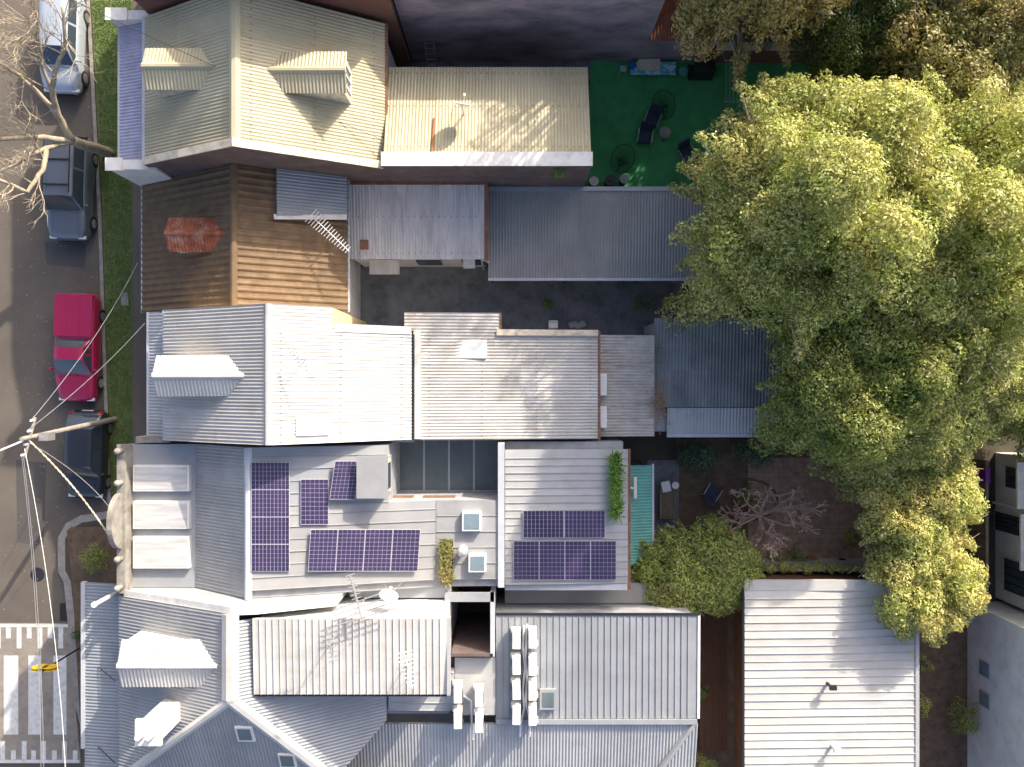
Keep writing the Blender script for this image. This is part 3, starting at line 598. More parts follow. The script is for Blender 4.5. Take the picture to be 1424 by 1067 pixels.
# stepped rear roofs of C
MB().mm(-3.86, -3.66, YC0, yl, 4.4, 5.32).build('step_wall', M['white_wall'], C_); bar(C_, (-3.93, YC0, 5.44), (-3.93, yl, 5.44), M['dark_metal'], .09, .08)
MB().mm(-3.9, 3.4, YC0 - .04, 2.0, 0, 4.2).build('rear_wing_wall', M['white_wall'], C_); MB().mm(-4.2, -.6, 2.0, YC1, 0, 4.2).build('rear_bay_wall', M['white_wall'], C_)
zc2 = lambda x: 5.0 - (x + 3.8) * .7 / 7.33
sheets(C_, [(-3.66, -2.26, zc2(-3.66)), (-3.66, 2.1, zc2(-3.66)), (3.5, 2.1, zc2(3.5)), (3.5, -2.26, zc2(3.5))], (1, 0), M['old_white'], slabname='rear_wing_roof')
sheets(C_, [(-4.3, 2.101, zc2(-4.3)), (-4.3, 2.85, zc2(-4.3)), (-.5, 2.85, zc2(-.5)), (-.5, 2.101, zc2(-.5))], (1, 0), M['old_white'], slabname='rear_bay_roof')
bar(C_, (-.62, 2.06, zc2(-.5) + .1), (3.5, 2.06, zc2(3.5) + .1), M['cap_cream'], .24, .1, 'coping'); bar(C_, (3.56, -2.3, 4.28), (3.56, 2.15, 4.28), M['rust_gutter'], .1, .12)
bar(C_, (-.46, 2.1, zc2(-.5)), (-.46, 2.85, zc2(-.5)), M['rust_gutter'], .08, .1)
k0, k1 = P(629, 473, 4.75), P(677, 499, 4.75)
sk = MB().mm(k0.x, k1.x, k1.y, k0.y, 4.6, 4.88).build('skylight', M['white_metal'], C_, bevel=.05); MB().mm(k0.x - .07, k1.x + .07, k1.y - .05, k0.y + .05, 4.55, 4.74).build('skylight_kerb', M['rust_gutter'], sk)
MB().mm(3.6, 5.85, -2.15, 1.95, 0, 3.5).build('laundry_wall', M['white_wall'], C_)
sheets(C_, [(3.62, -2.2, 3.75), (3.62, 2.02, 3.75), (5.95, 2.02, 3.55), (5.95, -2.2, 3.55)], (1, 0), M['rusty_white'], slabname='laundry_roof')
for y in (-.05, -1.38): MB().mm(3.62, 3.9, y - .45, y + .45, 3.8, 4.15).build('wall_cowl', M['white_metal'], C_, bevel=.04)
sheets(C_, [(6.0, -1.0, 3.05), (6.0, 2.75, 3.35), (11.5, 2.75, 3.35), (11.5, -1.0, 3.05)], (0, -1), M['green_iron'], slabname='shed_roof', pitch=.14)
sheets(C_, [(6.6, -2.15, 2.92), (6.6, -1.03, 3.02), (11.5, -1.03, 3.02), (11.5, -2.15, 2.92)], (0, -1), M['zinc'], slabname='shed_lower_roof', pitch=.14)
bar(C_, (6.6, -2.22, 2.92), (11.5, -2.22, 2.92), M['gutter'], .14)
MB().mm(6.1, 11.3, -2.05, 2.6, 0, 2.8).build('shed_wall', M['grey_wall'], C_)
# --- house D : parapet front, skylights, solar roof
YD0, YD1 = -8.0, -2.38
D = thing('terrace_house', 'blue grey steel roofed terrace with sandstone parapet, front skylights and solar panels', 'house', (-6, -5.2, 0))
MB().mm(-14.85, -12.4, YD0, YD1, 0, 5.52).build('front_wall', M['stone'], D)
MB().mm(-14.89, -12.3, YD0, YD1, 5.53, 5.6).build('front_deck', M['blue_iron'], D)
facade_openings(D, -15.12, YD0, YD1)
pp = MB().mm(-15.08, -14.88, YD0, YD1, 0, 6.2).build('parapet', M['stone'], D)
MB().mm(-15.16, -14.84, YD0 - .05, YD1 + .05, 6.2, 6.3).build('parapet_coping', M['stone'], pp)
n = 16; arc = [(-5.25 + 1.05 * math.cos(math.pi * i / n), 6.36 + .8 * math.sin(math.pi * i / n)) for i in range(n + 1)]
MB().extr_x(arc, -15.12, -14.92).build('pediment', M['stone'], pp)
for y in (YD0 + .2, YD1 - .2, -6.7, -3.8):
    u_ = MB().cyl((-15.0, y, 6.3), .12, .2, 10, .08); u_.ball((-15.0, y, 6.58), .13); u_.build('urn', M['stone'], pp, smooth=True)
for y0, y1 in ((647, 683), (697, 735), (746, 790)):
    a, b2 = P(186, y1, 5.75), P(264, y0, 5.75)
    s_ = MB().mm(a.x, b2.x, a.y, b2.y, 5.6, 5.82).build('skylight', M['white_metal'], D); MB().mm(a.x + .07, b2.x - .07, a.y + .07, b2.y - .07, 5.8, 5.835).build('panel', M['frost'], s_)
zD = lambda x: 5.62 + (x + 12.35) * (7.3 - 5.62) / (12.35 - 9.79)
MB().extr_y([(-12.39, 0), (-9.79, 0), (-9.79, 7.15), (-12.39, 5.45)], YD0, YD1).build('mid_wall', M['grey_wall'], D)
sheets(D, [(-12.38, YD0, zD(-12.38)), (-12.38, YD1, zD(-12.38)), (-9.79, YD1, 7.3), (-9.79, YD0, 7.3)], (-1, 0), M['mid_iron'], slabname='front_slope')
zE = lambda x: 7.3 - (x + 9.79) * 1.7 / 6.8
plD = Plane([(-9.79, 0, 7.3), (-9.79, 1, 7.3), (-3.0, 0, zE(-3.0))])
XL = P(540, 0, 5.9).x; yw = P(0, 697, 5.7).y
MB().extr_y([(-9.78, 0), (XL, 0), (XL, zE(XL) - .12), (-9.78, 7.18)], yw, YD1).build('rear_wall', M['grey_wall'], D)
MB().extr_y([(-9.78, 0), (-.55, 0), (-.55, 5.35), (-3.0, 5.48), (-9.78, 7.18)], YD0, yw - .003).build('rear_wall', M['grey_wall'], D)
sheets(D, [(-9.78, yw, 7.3), (-9.78, YD1, 7.3), (XL, YD1, zE(XL)), (XL, yw, zE(XL))], (1, 0), M['blue_iron'], slabname='rear_slope', kind='rib', amp=.03, width=.46)
sheets(D, [(-9.78, YD0 + .3, 7.3), (-9.78, yw - .004, 7.3), (-3.0, yw - .004, zE(-3)), (-3.0, YD0 + .3, zE(-3))], (1, 0), M['mid_iron'], slabname='rear_slope', kind='rib', amp=.03, width=.46)
sheets(D, [(-2.98, YD0 + .3, 5.58), (-2.98, yw - .004, 5.58), (-.5, yw - .004, 5.5), (-.5, YD0 + .3, 5.5)], (1, 0), M['mid_iron'], slabname='flat_roof', kind='rib', amp=.03, width=.62)
capline(D, [(-9.79, YD0, 7.36), (-9.79, YD1, 7.36)], M['gutter'], .3); MB().mm(-9.7, -.5, YD0, YD0 + .3, 5.3, 5.4).build('box_gutter', M['blue_iron'], D)
MB().mm(-.55, -.3, YD0, YD1, 0, 5.62).build('end_wall', M['gutter'], D)
# light court glazing
gz = MB().mm(XL, -.56, yw, YD1, 2.9, 2.95).build('court_glazing_frame', M['gutter'], D)
for i in range(4):
    x0 = XL + (-.56 - XL) * i / 4; MB().mm(x0 + .04, x0 + (-.56 - XL) / 4 - .04, yw + .06, YD1 - .05, 2.952, 2.975).build('glass_pane', M['old_glass'], gz)
for x0, x1, z0 in ((-5.4, -4.0, 4.3), (-3.6, -2.3, 4.3)): MB().mm(x0, x1, yw - .03, yw + .03, z0, z0 + .5).build('court_window', M['rust_gutter'], D)
# box dormer on the rear slope
a, b2 = P(500, 690, 6.9), P(536, 637, 6.9)
bd = MB().mm(a.x, b2.x, a.y, b2.y, 5.4, 6.9).build('box_dormer', M['zinc'], D); MB().mm(a.x - .1, b2.x + .1, a.y - .08, b2.y + .08, 6.9, 6.98).build('box_dormer_roof', M['mid_iron'], bd)
MB().mm(b2.x, b2.x + .05, a.y + .12, b2.y - .12, 5.95, 6.75).build('window_frame', M['cap_cream'], bd); MB().mm(b2.x + .04, b2.x + .065, a.y + .22, b2.y - .22, 6.03, 6.67).build('pane', M['glass'], bd)
for px, py, s in ((656, 725, 26), (664, 783, 24)):
    c = P(px, py, 5.75); s_ = MB().box((c.x, c.y, 5.68), (s / 35 * 1, s / 35, .3)).build('roof_window', M['white_metal'], D); MB().box((c.x, c.y, 5.835), (s / 35 - .14, s / 35 - .14, .02)).build('pane', M['sky_glass'], s_)
c = P(643, 766, 5.8); MB().cyl((c.x, c.y, 5.5), .2, .1, 12).cyl((c.x, c.y, 5.6), .12, .35, 12).ball((c.x, c.y, 6.0), .2, 12, 6, .6).build('vent_cowl', M['zinc'], D, smooth=True)
a, b2 = P(613, 812, 5.6), P(630, 750, 5.6); MB().mm(a.x, b2.x, a.y, b2.y, 5.5, 5.68).build('roof_planter', M['dark_metal'], D)
# rear wing of D
zw = lambda x: 4.62 - (x + .3) * .25 / 5
MB().mm(-.29, 4.55, -8.2, YD1, 0, 4.25).build('rear_wing_wall', M['grey_wall'], D)
plDw = Plane([(-.3, 0, zw(-.3)), (-.3, 1, zw(-.3)), (4.7, 0, zw(4.7))])
sheets(D, [(-.28, -8.15, zw(-.28)), (-.28, YD1 - .3, zw(-.28)), (4.72, YD1 - .3, zw(4.72)), (4.72, -8.15, zw(4.72))], (1, 0), M['zinc'], slabname='rear_wing_roof', kind='rib', amp=.035, width=.3)
MB().mm(-.28, 4.7, -8.42, -8.16, 4.28, 4.42).build('gutter', M['gutter'], D); MB().mm(4.72, 4.84, -8.4, YD1 - .3, 4.2, 4.36).build('gutter', M['rust_gutter'], D)
a, b2 = P(850, 718, 4.5), P(861, 632, 4.5); MB().mm(a.x, b2.x, a.y, b2.y, 4.42, 4.62).build('strip_planter', M['dark_metal'], D)
TL = thing('lean_to', 'narrow teal corrugated lean-to roof against the solar roofed wing', 'lean-to', (5.4, -5.6, 0))
sheets(TL, [(4.95, -7.75, 2.95), (4.95, -3.5, 2.95), (5.98, -3.5, 2.75), (5.98, -7.75, 2.75)], (1, 0), M['teal'])
bar(TL, (6.04, -7.8, 2.74), (6.04, -3.45, 2.74), M['gutter'], .09)
for y in (-7.6, -3.6): MB().mm(5.85, 5.95, y - .05, y + .05, 0, 2.68).build('post', M['timber'], TL)
# --- house E : the corner house
E = thing('corner_house', 'corner terrace with hipped grey roof, street awning and white box dormer', 'house', (-9, -12, 0))
YE1 = -8.22
MB().mm(-15.4, -7.5, -19, YE1, 0, 5.0).build('wall', M['grey_wall'], E); MB().mm(-7.5, -2.5, -13.2, YE1, 0, 5.0).build('wall', M['grey_wall'], E); MB().mm(-6.4, -2.4, -8.46, YE1 + .2, 5.3, 5.42).build('box_gutter', M['blue_iron'], E); MB().mm(-2.5, -.7, -13.2, -10.75, 0, 4.98).build('wall', M['brown_wall'], E); MB().mm(-7.4, 7.2, -19, -13.66, 0, 3.6).build('wall', M['white_wall'], E)  # brown wall by the light well: dark colour stands in for shade
facade_openings(E, -15.4, -14, YE1)
RX, RY = -10.05, -11.3
EW = Plane([(RX, RY, 8.4), (RX, 0, 8.4), (-15.2, 0, 6.0)]); ES = Plane([(RX, RY, 8.4), (-14.4, -14.7, 6.35), (-7.4, -14.5, 6.7)]); EE = Plane([(RX, RY, 8.4), (RX, -8, 8.4), (-7.4, -14.5, 6.7)])
def on(pl, x, y): return (x, y, pl.z(x, y))
hipw = -15.2; yh = RY - 3.4 / 4.35 * (RX - hipw)
sheets(E, [on(EW, RX, RY), on(EW, RX, YE1), on(EW, hipw, YE1), on(EW, hipw, yh)], (-1, 0), M['mid_iron'], slabname='front_slope')
ys = -18.4; xe = RX + 2.65 / 3.2 * (RY - ys)
sheets(E, [on(ES, RX, RY), on(ES, hipw, yh), on(ES, hipw, ys), on(ES, xe, ys)], (0, -1), M['mid_iron'], slabname='side_slope')
xv = -5.0
sheets(E, [on(EE, RX, RY), on(EE, RX, YE1 - .3), on(EE, xv, YE1 - .3), on(EE, xv, -13.4), on(EE, RX + 2.65 / 3.2 * 3.9, RY - 3.9)], (1, 0), M['blue_iron'], slabname='rear_slope')
capline(E, [(RX, YE1, 8.46), (RX, RY, 8.46)], M['white_roof'], .62); capline(E, [(RX, RY, 8.46), (hipw, yh, EW.z(hipw, yh) + .06)], M['white_roof'], .34, name='hip_cap'); capline(E, [(RX, RY, 8.46), on(ES, xe, ys)], M['white_roof'], .5, name='hip_cap')
dormer(E, EW, -14.1, -10.18, .78, 8.15, 7.85, M['white_roof'], M['white_wall'], -1, M['white_roof'])
parapet(E, [(-15.0, 5.9), (-12.6, 6.95), (RX, 8.2), (-9.2, 8.1), (-6.5, 7.0)], YE1 - .02, YE1 + .2, M['grey_wall'], M['cap_white'], .12)
MB().add([(-14.9, YE1 - .1, 5.7), (-10.2, YE1 - .1, 7.9), (-9.6, YE1 + .05, 8.3), (-14.9, YE1 + .1, 5.9)], [(0, 1, 2, 3)]).build('valley_flashing', M['zinc'], E)
aw = [(-17.1, -8.0, 4.95), (-15.55, -8.0, 5.2), (-15.55, -19, 5.2), (-17.1, -19, 4.95)]
sheets(E, aw, (-1, 0), M['blue_iron'], 'awning_sheet', slabname='awning', thick=.15)
bar(E, (-17.16, -7.95, 4.92), (-17.16, -14.6, 4.92), M['gutter'], .16, .2, 'awning_fascia')
for y in (-11.3, -14.5): MB().tube([(-16.5, y, 5.1), (-15.42, y - .25, 5.9)], .02, 6).build('tie_rod', M['dark_metal'], E)
MB().cyl((-15.68, -8.3, 5.1), .085, 1.85, 10).cyl((-15.68, -8.3, 6.9), .11, .08, 10).build('flue', M['white_metal'], E)
ch = MB().mm(-12.95, -12.25, -12.45, -11.75, 6.6, 9.1).build('chimney', M['cap_white'], E); MB().mm(-13.05, -12.15, -12.55, -11.65, 9.1, 9.25).build('chimney_cap', M['cap_white'], ch)
for dx in (-.18, .18): MB().cyl((-12.6 + dx, -12.1, 9.25), .12, .4, 10, .1).build('chimney_pot', M['cap_white'], ch)
for px, py in ((341, 1021), (400, 1058)):
    c = ES.at(px, py, .08); s_ = MB().slab([on(ES, c.x - .32, c.y - .34)[:2] + (ES.z(c.x - .32, c.y - .34) + .14,), (c.x + .32, c.y - .34, ES.z(c.x + .32, c.y - .34) + .14), (c.x + .32, c.y + .34, ES.z(c.x + .32, c.y + .34) + .14), (c.x - .32, c.y + .34, ES.z(c.x - .32, c.y + .34) + .14)], .12).build('roof_window', M['white_metal'], E)
    MB().slab([(c.x + i * .24, c.y + j * .26, ES.z(c.x + i * .24, c.y + j * .26) + .155) for i, j in ((-1, -1), (1, -1), (1, 1), (-1, 1))], .02).build('pane', M['glass'], s_)
# box dormer of E
x0, x1 = P(350, 0, 8.3).x, P(622, 0, 8.0).x; y1, y0 = P(0, 860, 8.2).y, P(0, 966, 8.1).y
MB().mm(x0 + .1, x1 - .1, y0 + .1, y1 - .1, 4.9, 7.85).build('box_dormer_wall', M['white_wall'], E)
plE2 = Plane([(x0, y1, 8.22), (x1, y1, 8.22), (x1, y0, 8.05)])
sheets(E, [(x0, y0, 8.05), (x1, y0, 8.05), (x1, y1, 8.22), (x0, y1, 8.22)], (0, -1), M['white_roof'], slabname='box_dormer_roof', kind='rib', amp=.035, width=.24)
bar(E, (x0, y0 - .05, 8.0), (x1, y0 - .05, 8.0), M['dark_metal'], .08, .1); MB().mm(x1, x1 + .12, y0, y1, 7.9, 8.2).build('side_flashing', M['zinc'], E)
MB().mm(x1 - .05, -.75, y0 + .5, y0 + .62, 0, 5.6).build('court_wall', M['brown_wall'], E); MB().mm(-.85, -.68, y0 + .5, YE1, 0, 5.6).build('court_wall', M['gutter'], E)  # brown render paints the light well's shade onto its inner wall
MB().mm(x1 - .3, -.7, YE1 - .35, YE1, 5.45, 5.6).build('court_coping', M['blue_iron'], E)
# rear annex roofs of E
sheets(E, [(-4.9, -13.0, 5.2), (-4.9, y0 - .1, 5.2), (-2.3, y0 - .1, 5.2), (-2.3, -13.0, 5.2)], (1, 0), M['zinc'], slabname='gutter_roof', kind='rib', amp=.04, width=.3)
MB().mm(-2.28, -.66, -13.2, y0 + .3, 5.0, 5.15).build('plant_deck', M['zinc'], E)
MB().mm(-.66, 7.3, -13.6, -9.35, 0, 4.8).build('annex_wall', M['grey_wall'], E)
plE3 = Plane([(-.65, -9.25, 5.05), (7.4, -9.25, 5.05), (7.4, -13.4, 4.95)])
sheets(E, [(-.65, -13.4, 4.95), (7.4, -13.4, 4.95), (7.4, -9.25, 5.05), (-.65, -9.25, 5.05)], (0, -1), M['blue_iron'], slabname='annex_roof', kind='rib', amp=.035, width=.255)
bar(E, (-.65, -9.2, 5.08), (7.5, -9.2, 5.08), M['dark_metal'], .08, .1); bar(E, (7.46, -13.4, 4.97), (7.46, -9.2, 5.07), M['cap_white'], .1, .1)
MB().mm(-.65, 7.4, -13.62, -13.42, 4.9, 5.06).build('flashing', M['blue_iron'], E)
sheets(E, [(-9.6, -19, 3.7), (7.45, -19, 3.7), (7.45, -13.64, 4.9), (-5.6, -13.64, 4.9)], (0, -1), M['zinc'], slabname='annex_lower_roof')
capline(E, [(7.3, -13.6, 5.0), (5.2, -17, 4.35)], M['zinc'], .25, .05, 'hip_cap')
MB().mm(-.3, 7.2, -9.3, -8.45, 0, 3.2).build('side_passage_roof', M['dark_iron'], E)
# --- shed F
F = thing('shed', 'white ribbed metal roofed shed beside the timber walkway', 'shed', (13.4, -13, 0))
MB().mm(10.3, 16.9, -19, -8.45, 0, 3.0).build('wall', M['deck'], F)
plF = Plane([(9.8, -8.3, 3.3), (17.1, -8.3, 3.1), (17.1, -19, 3.1)])
sheets(F, [(9.8, -19, 3.3), (9.8, -8.75, 3.3), (17.1, -8.75, 3.1), (17.1, -19, 3.1)], (1, 0), M['white_roof'], kind='rib', amp=.04, width=.33)
MB().mm(9.8, 17.1, -8.74, -8.3, 3.1, 3.28).build('flashing', M['white_roof'], F); bar(F, (17.16, -19, 3.12), (17.16, -8.3, 3.12), M['zinc'], .16, .12); bar(F, (9.74, -19, 3.3), (9.74, -8.3, 3.3), M['dark_metal'], .08, .1)
for px, py in ((1150, 950), (1156, 1036)):
    c = plF.at(px, py); MB().cyl((c.x, c.y, c.z), .07, .45, 10).box((c.x + .05, c.y, c.z + .5), (.28, .2, .14)).build('roof_vent', M['dark_metal'] if py < 1000 else M['white_metal'], F)
b_ = MB()
for i in range(12): b_.mm(8.7 + i * .105, 8.79 + i * .105, -17, -10.7, .02, .06)
tag(b_.build('timber_deck', M['deck']), 'dark brown timber boardwalk between the annex and the white shed', 'deck')
MB_ = MB().mm(8.62, 8.7, -17, -9.8, 0, .05); tag(MB_.build('deck_edging', M['dark_metal']), 'thin dark metal edging along the brown boardwalk', 'edging')
# --- white houses on the right
G = thing('rear_building', 'white rendered building with two glass block windows', 'building', (24, -15, 0))
MB().mm(21.1, 29, -24, -10.1, 0, 5.2).build('wall', M['white_wall'], G); MB().mm(21.05, 29, -24, -10.05, 5.2, 5.35).build('coping', M['grey_wall'], G)
for y in (-12.75, -14.1):
    fr = MB().mm(21.06, 21.12, y - .33, y + .33, 1.0, 1.75).build('glass_block_window', M['grey_wall'], G)
    for i in range(4):
        for j in range(4): MB().mm(21.035, 21.07, y - .3 + i * .155, y - .165 + i * .155, 1.04 + j * .175, 1.19 + j * .175).build('glass_block', M['sky_glass'], fr)
Hh = thing('rear_house', 'white house with barred window, ledges and balcony behind the paling fence', 'house', (26, -6.5, 0))
MB().mm(22.4, 29, -9.9, -3.2, 0, 5.5).build('wall', M['white_wall'], Hh)
for y, z0, z1, wd in ((-4.2, .9, 2.1, .9), (-6.3, .1, 2.1, .8), (-8.6, .8, 2.2, 1.4), (-7.4, 3.3, 4.4, .9)):
    wf = MB().mm(22.33, 22.42, y - wd / 2 - .08, y + wd / 2 + .08, z0 - .08, z1 + .08).build('window', M['white_metal'], Hh); MB().mm(22.31, 22.35, y - wd / 2, y + wd / 2, z0, z1).build('pane', M['glass'], wf)
    for i in range(5): MB().mm(22.28, 22.31, y - wd / 2 + i * wd / 4 - .015, y - wd / 2 + i * wd / 4 + .015, z0, z1).build('window_bar', M['dark_metal'], wf)
for y0_, y1_, z in ((-5.4, -3.4, 2.5), (-8.0, -5.6, 2.75)): MB().mm(21.75, 22.4, y0_, y1_, z, z + .12).build('ledge', M['white_wall'], Hh)
MB().tube([(22.3, -5.5, 0), (22.3, -5.5, 5.3)], .06, 8).build('downpipe', M['white_metal'], Hh)
FN = thing('paling_fence', 'grey timber paling fence between the courtyard and the white house', 'fence', (20.95, -6.3, 0))
for i in range(60):
    y = -3.4 - i * .108; hgt = 1.68 + random.uniform(-.04, .04); MB().mm(20.93, 20.955, y - .1, y, 0.02, hgt).build('paling', M['timber'], FN)
for z in (.45, 1.35): MB().mm(20.957, 21.0, -9.9, -3.4, z, z + .09).build('rail', M['timber'], FN)
MB().mm(20.9, 21.03, -9.9, -3.4, 1.73, 1.76).build('fence_cap', M['timber'], FN)
BW = thing('garden_wall', 'low red brick wall at the end of the lawn', 'wall', (10.5, 14.7, 0)); MB().mm(9.1, 16, 14.85, 15.1, 0, 1.5).build('brickwork', M['brick'], BW); MB().mm(9.08, 16.02, 14.8, 15.15, 1.5, 1.58).build('coping', M['cap_cream'], BW)
LW = thing('courtyard_wall', 'low rendered wall with creeper behind the white shed', 'wall', (13, -8, 0)); MB().mm(9.9, 16.8, -8.25, -8.1, 0, 1.9).build('wall_face', M['grey_wall'], LW)
#PART3

for x0, x1, y0_, y1_ in ((20, 62, 640, 760), (60, 118, 335, 372)):
    q = gp((x0, y0_), (x1, y0_ + 4), (x1 - 3, y1_), (x0 + 2, y1_ - 5)); MB().prism([(p.x, p.y) for p in q], -.15, -.116).build('asphalt_patch', M['patch'], ROAD)
q = P(50, 800); MB().cyl((q.x, q.y, -.15), .33, .036, 24).build('manhole_cover', M['dark_metal'], ROAD)
fl = MB()
for i in range(420):
    x, y = random.uniform(2, 180), random.uniform(0, 860); p = P(x, y); p.z = .02 if x > 130 + .04 * y - 5 else -.112
    a = random.uniform(0, 6.3); d = Vector((math.cos(a), math.sin(a), .2)) * random.uniform(.02, .05); e = Vector((-d.y, d.x, 0)) * .6; fl.add([p - d, p + e, p + d, p - e], [(0, 1, 2, 3)])
tag(fl.build('fallen_leaves', M['straw2']), 'pale fallen leaves scattered on the road and verge', 'leaves', kind='stuff')

def fasteners(parent, pl, x0, x1, ys, step, mat, dz=.05, along='x'):
    m = MB()
    for y in ys:
        n = int((x1 - x0) / step)
        for i in range(n + 1):
            u = x0 + i * step; x, yy = (u, y) if along == 'x' else (y, u); m.box((x, yy, pl.z(x, yy) + dz), (.035, .035, .02))
    tag(m.build('roof_screws', mat, parent), kind='stuff')
plS = Plane([(6, -1, 3.05), (11, -1, 3.05), (11, 2.75, 3.35)]); fasteners(C_, plS, 6.1, 11.4, (.1, .75, 1.6), .28, M['zinc'])
fasteners(B, plBw, -6.7, -1.3, (5.5, 7.0), .26, M['rust_gutter']); fasteners(CP, Plane([(0, 4.55, 2.6), (9, 4.55, 2.6), (9, 8.35, 2.9)]), -.9, 9.1, (5.0, 6.5, 7.9), .26, M['zinc'])
fasteners(C_, plC2, -2.1, 1.9, (-8.3, -6.4, -4.3), .26, M['rust_gutter'], .06, 'y'); fasteners(C_, Plane([(-3.66, 0, zc2(-3.66)), (-3.66, 1, zc2(-3.66)), (3.5, 0, zc2(3.5))]), -2.1, 1.9, (-3.3, -1.2, 1.0, 3.2), .26, M['rust_gutter'], .05, 'y')
fasteners(A, plAw, -4.9, 2.9, (9.2, 11.0, 12.5), .26, M['rust_gutter']); fasteners(A, plA2, 8.8, 14.0, (-9.4, -7.4, -5.4), .26, M['rust_gutter'], .06, 'y')
# ------------------------------------------------------------------ solar panels
def solar(c4, nx, ny, label, group):
    """c4: corners top-left, top-right, bottom-right, bottom-left of one module"""
    a, b, c, d = [Vector(p) for p in c4]; nrm = (c - a).cross(b - a).normalized()
    if nrm.z < 0: nrm = -nrm
    cen = (a + b + c + d) / 4; t = thing('solar_panel', label, 'solar panel', cen - nrm * .06, group)
    at = lambda u, v, h=0: a.lerp(b, u).lerp(d.lerp(c, u), v) + nrm * h
    MB().slab([at(0, 0), at(1, 0), at(1, 1), at(0, 1)], .035).build('frame', M['backsheet'], t)
    m = MB(); g = .0045
    for i in range(nx):
        for j in range(ny):
            u0, u1, v0, v1 = .012 + .976 * i / nx + g, .012 + .976 * (i + 1) / nx - g, .01 + .98 * j / ny + g * .8, .01 + .98 * (j + 1) / ny - g * .8
            m.add([at(u0, v0, .004), at(u1, v0, .004), at(u1, v1, .004), at(u0, v1, .004)], [(3, 2, 1, 0)])
    m.build('cells', M['cell'], t)
    r = MB()
    for v in (.2, .8): r.tube([at(-.01, v, -.06), at(1.01, v, -.06)], .02, 4)
    r.build('rail', M['galv'], t)
def array(pl, x0, y0, x1, y1, nx, ny, cx, cy, label, group, dz=.13, skew=0):
    for i in range(nx):
        for j in range(ny):
            f = lambda u, v: (x0 + (x1 - x0) * (i + u) / nx + skew * (1 - (j + v) / ny), y0 + (y1 - y0) * (j + v) / ny)
            e = .004
            solar([pl.at(*f(e, e), dz), pl.at(*f(1 - e, e), dz), pl.at(*f(1 - e, 1 - e), dz), pl.at(*f(e, 1 - e), dz)], cx, cy, label, group)
array(plD, 349, 643, 403, 795, 1, 4, 10, 6, 'wide dark solar panel in the column along the roof ridge cap', 'ridge column solar panels')
array(plD, 418, 666, 457, 730, 1, 1, 6, 10, 'single upright solar panel alone between the column and the box dormer', None)
array(plD, 458, 641, 493, 695, 1, 1, 6, 10, 'skewed single solar panel right against the box dormer', None, .32, 8)
array(plD, 428, 736, 581, 795, 4, 1, 6, 10, 'upright solar panel in the row of four near the dish', 'row of four solar panels by the dish', .22, 4)
array(plDw, 727, 710, 842, 748, 2, 1, 10, 6, 'wide solar panel of the pair on the ribbed rear wing', 'pair of solar panels on the rear wing')
array(plDw, 714, 752, 857, 807, 4, 1, 6, 9, 'upright solar panel of the row of four above the rear wing gutter', 'row of four solar panels on the rear wing')
# ------------------------------------------------------------------ roof equipment
def ac_unit():
    t = thing('air_conditioner', 'white air conditioning condenser in the double row on the ribbed annex roof', 'air conditioner', (0, 0, 0), 'annex roof condensers')
    MB().mm(-.16, .16, -.36, .36, .08, .66).build('casing', M['white_metal'], t, bevel=.025)
    MB().mm(-.15, .15, -.35, .35, .662, .672).build('lid', M['white_metal'], t)
    g = MB()
    for i in range(9): g.mm(.161, .168, -.32 + i * .05, -.335 + i * .05, .15, .6)
    g.build('grille', M['dark_metal'], t); g = MB(); g.tube([(.162, -.1, .4), (.17, -.1, .4)], .2, 16); g.build('fan', M['black'], t)
    for y in (-.3, .3): MB().mm(-.2, .2, y - .03, y + .03, 0, .08).build('foot', M['galv'], t)
    MB().mm(-.22, -.16, .2, .36, .12, .4).build('valve_cover', M['white_metal'], t)
    return t
ac = ac_unit(); first = True
for px, pys in ((718, (880, 915, 949, 983)), (740, (879, 916, 950, 984))):
    for py in pys:
        c = plE3.at(px, py + 2, 0); loc = Vector((c.x, c.y, c.z + .07))
        if first: ac.location = loc; first = False
        else: copy_tree(ac, loc, random.uniform(-.03, .03) + (math.pi if px == 740 else 0))
for px, py in ((638, 957), (638, 992), (667, 962), (667, 997)):
    c = P(px, py, 5.3); o = copy_tree(ac, (c.x, c.y, 5.26), random.uniform(-.03, .03), 'white air conditioning condenser in the group of four by the dark light well'); o['group'] = 'light well condensers'
for i, (pts, lab) in enumerate((([(729, 870), (727, 900), (730, 930), (727, 960), (729, 985), (724, 1005), (723, 1024)], 'pale insulated pipe between the two rows of condensers, shorter bend'), ([(733, 868), (731, 905), (733, 945), (731, 975), (737, 1003), (736, 1024)], 'pale insulated pipe between the two rows of condensers, ending further out'), ([(645, 968), (655, 975), (656, 1000), (657, 1028)], 'pale insulated pipe dropping from the four condensers by the light well'))):
    tag(MB().tube([P(x, y, 5.22 if j < len(pts) - 1 else 5.0) for j, (x, y) in enumerate(pts)], .045, 6).build('refrigerant_pipe', M['white_metal']), lab, 'pipe')
c = plE3.at(762, 971, .1); t = thing('roof_skylight', 'dark glazed square skylight beside the double row of condensers', 'skylight', (c.x, c.y, 5.0)); MB().box((c.x, c.y, 5.13), (.66, .8, .2)).build('frame', M['blue_iron'], t); MB().box((c.x, c.y, 5.24), (.46, .58, .02)).build('pane', M['old_glass'], t)
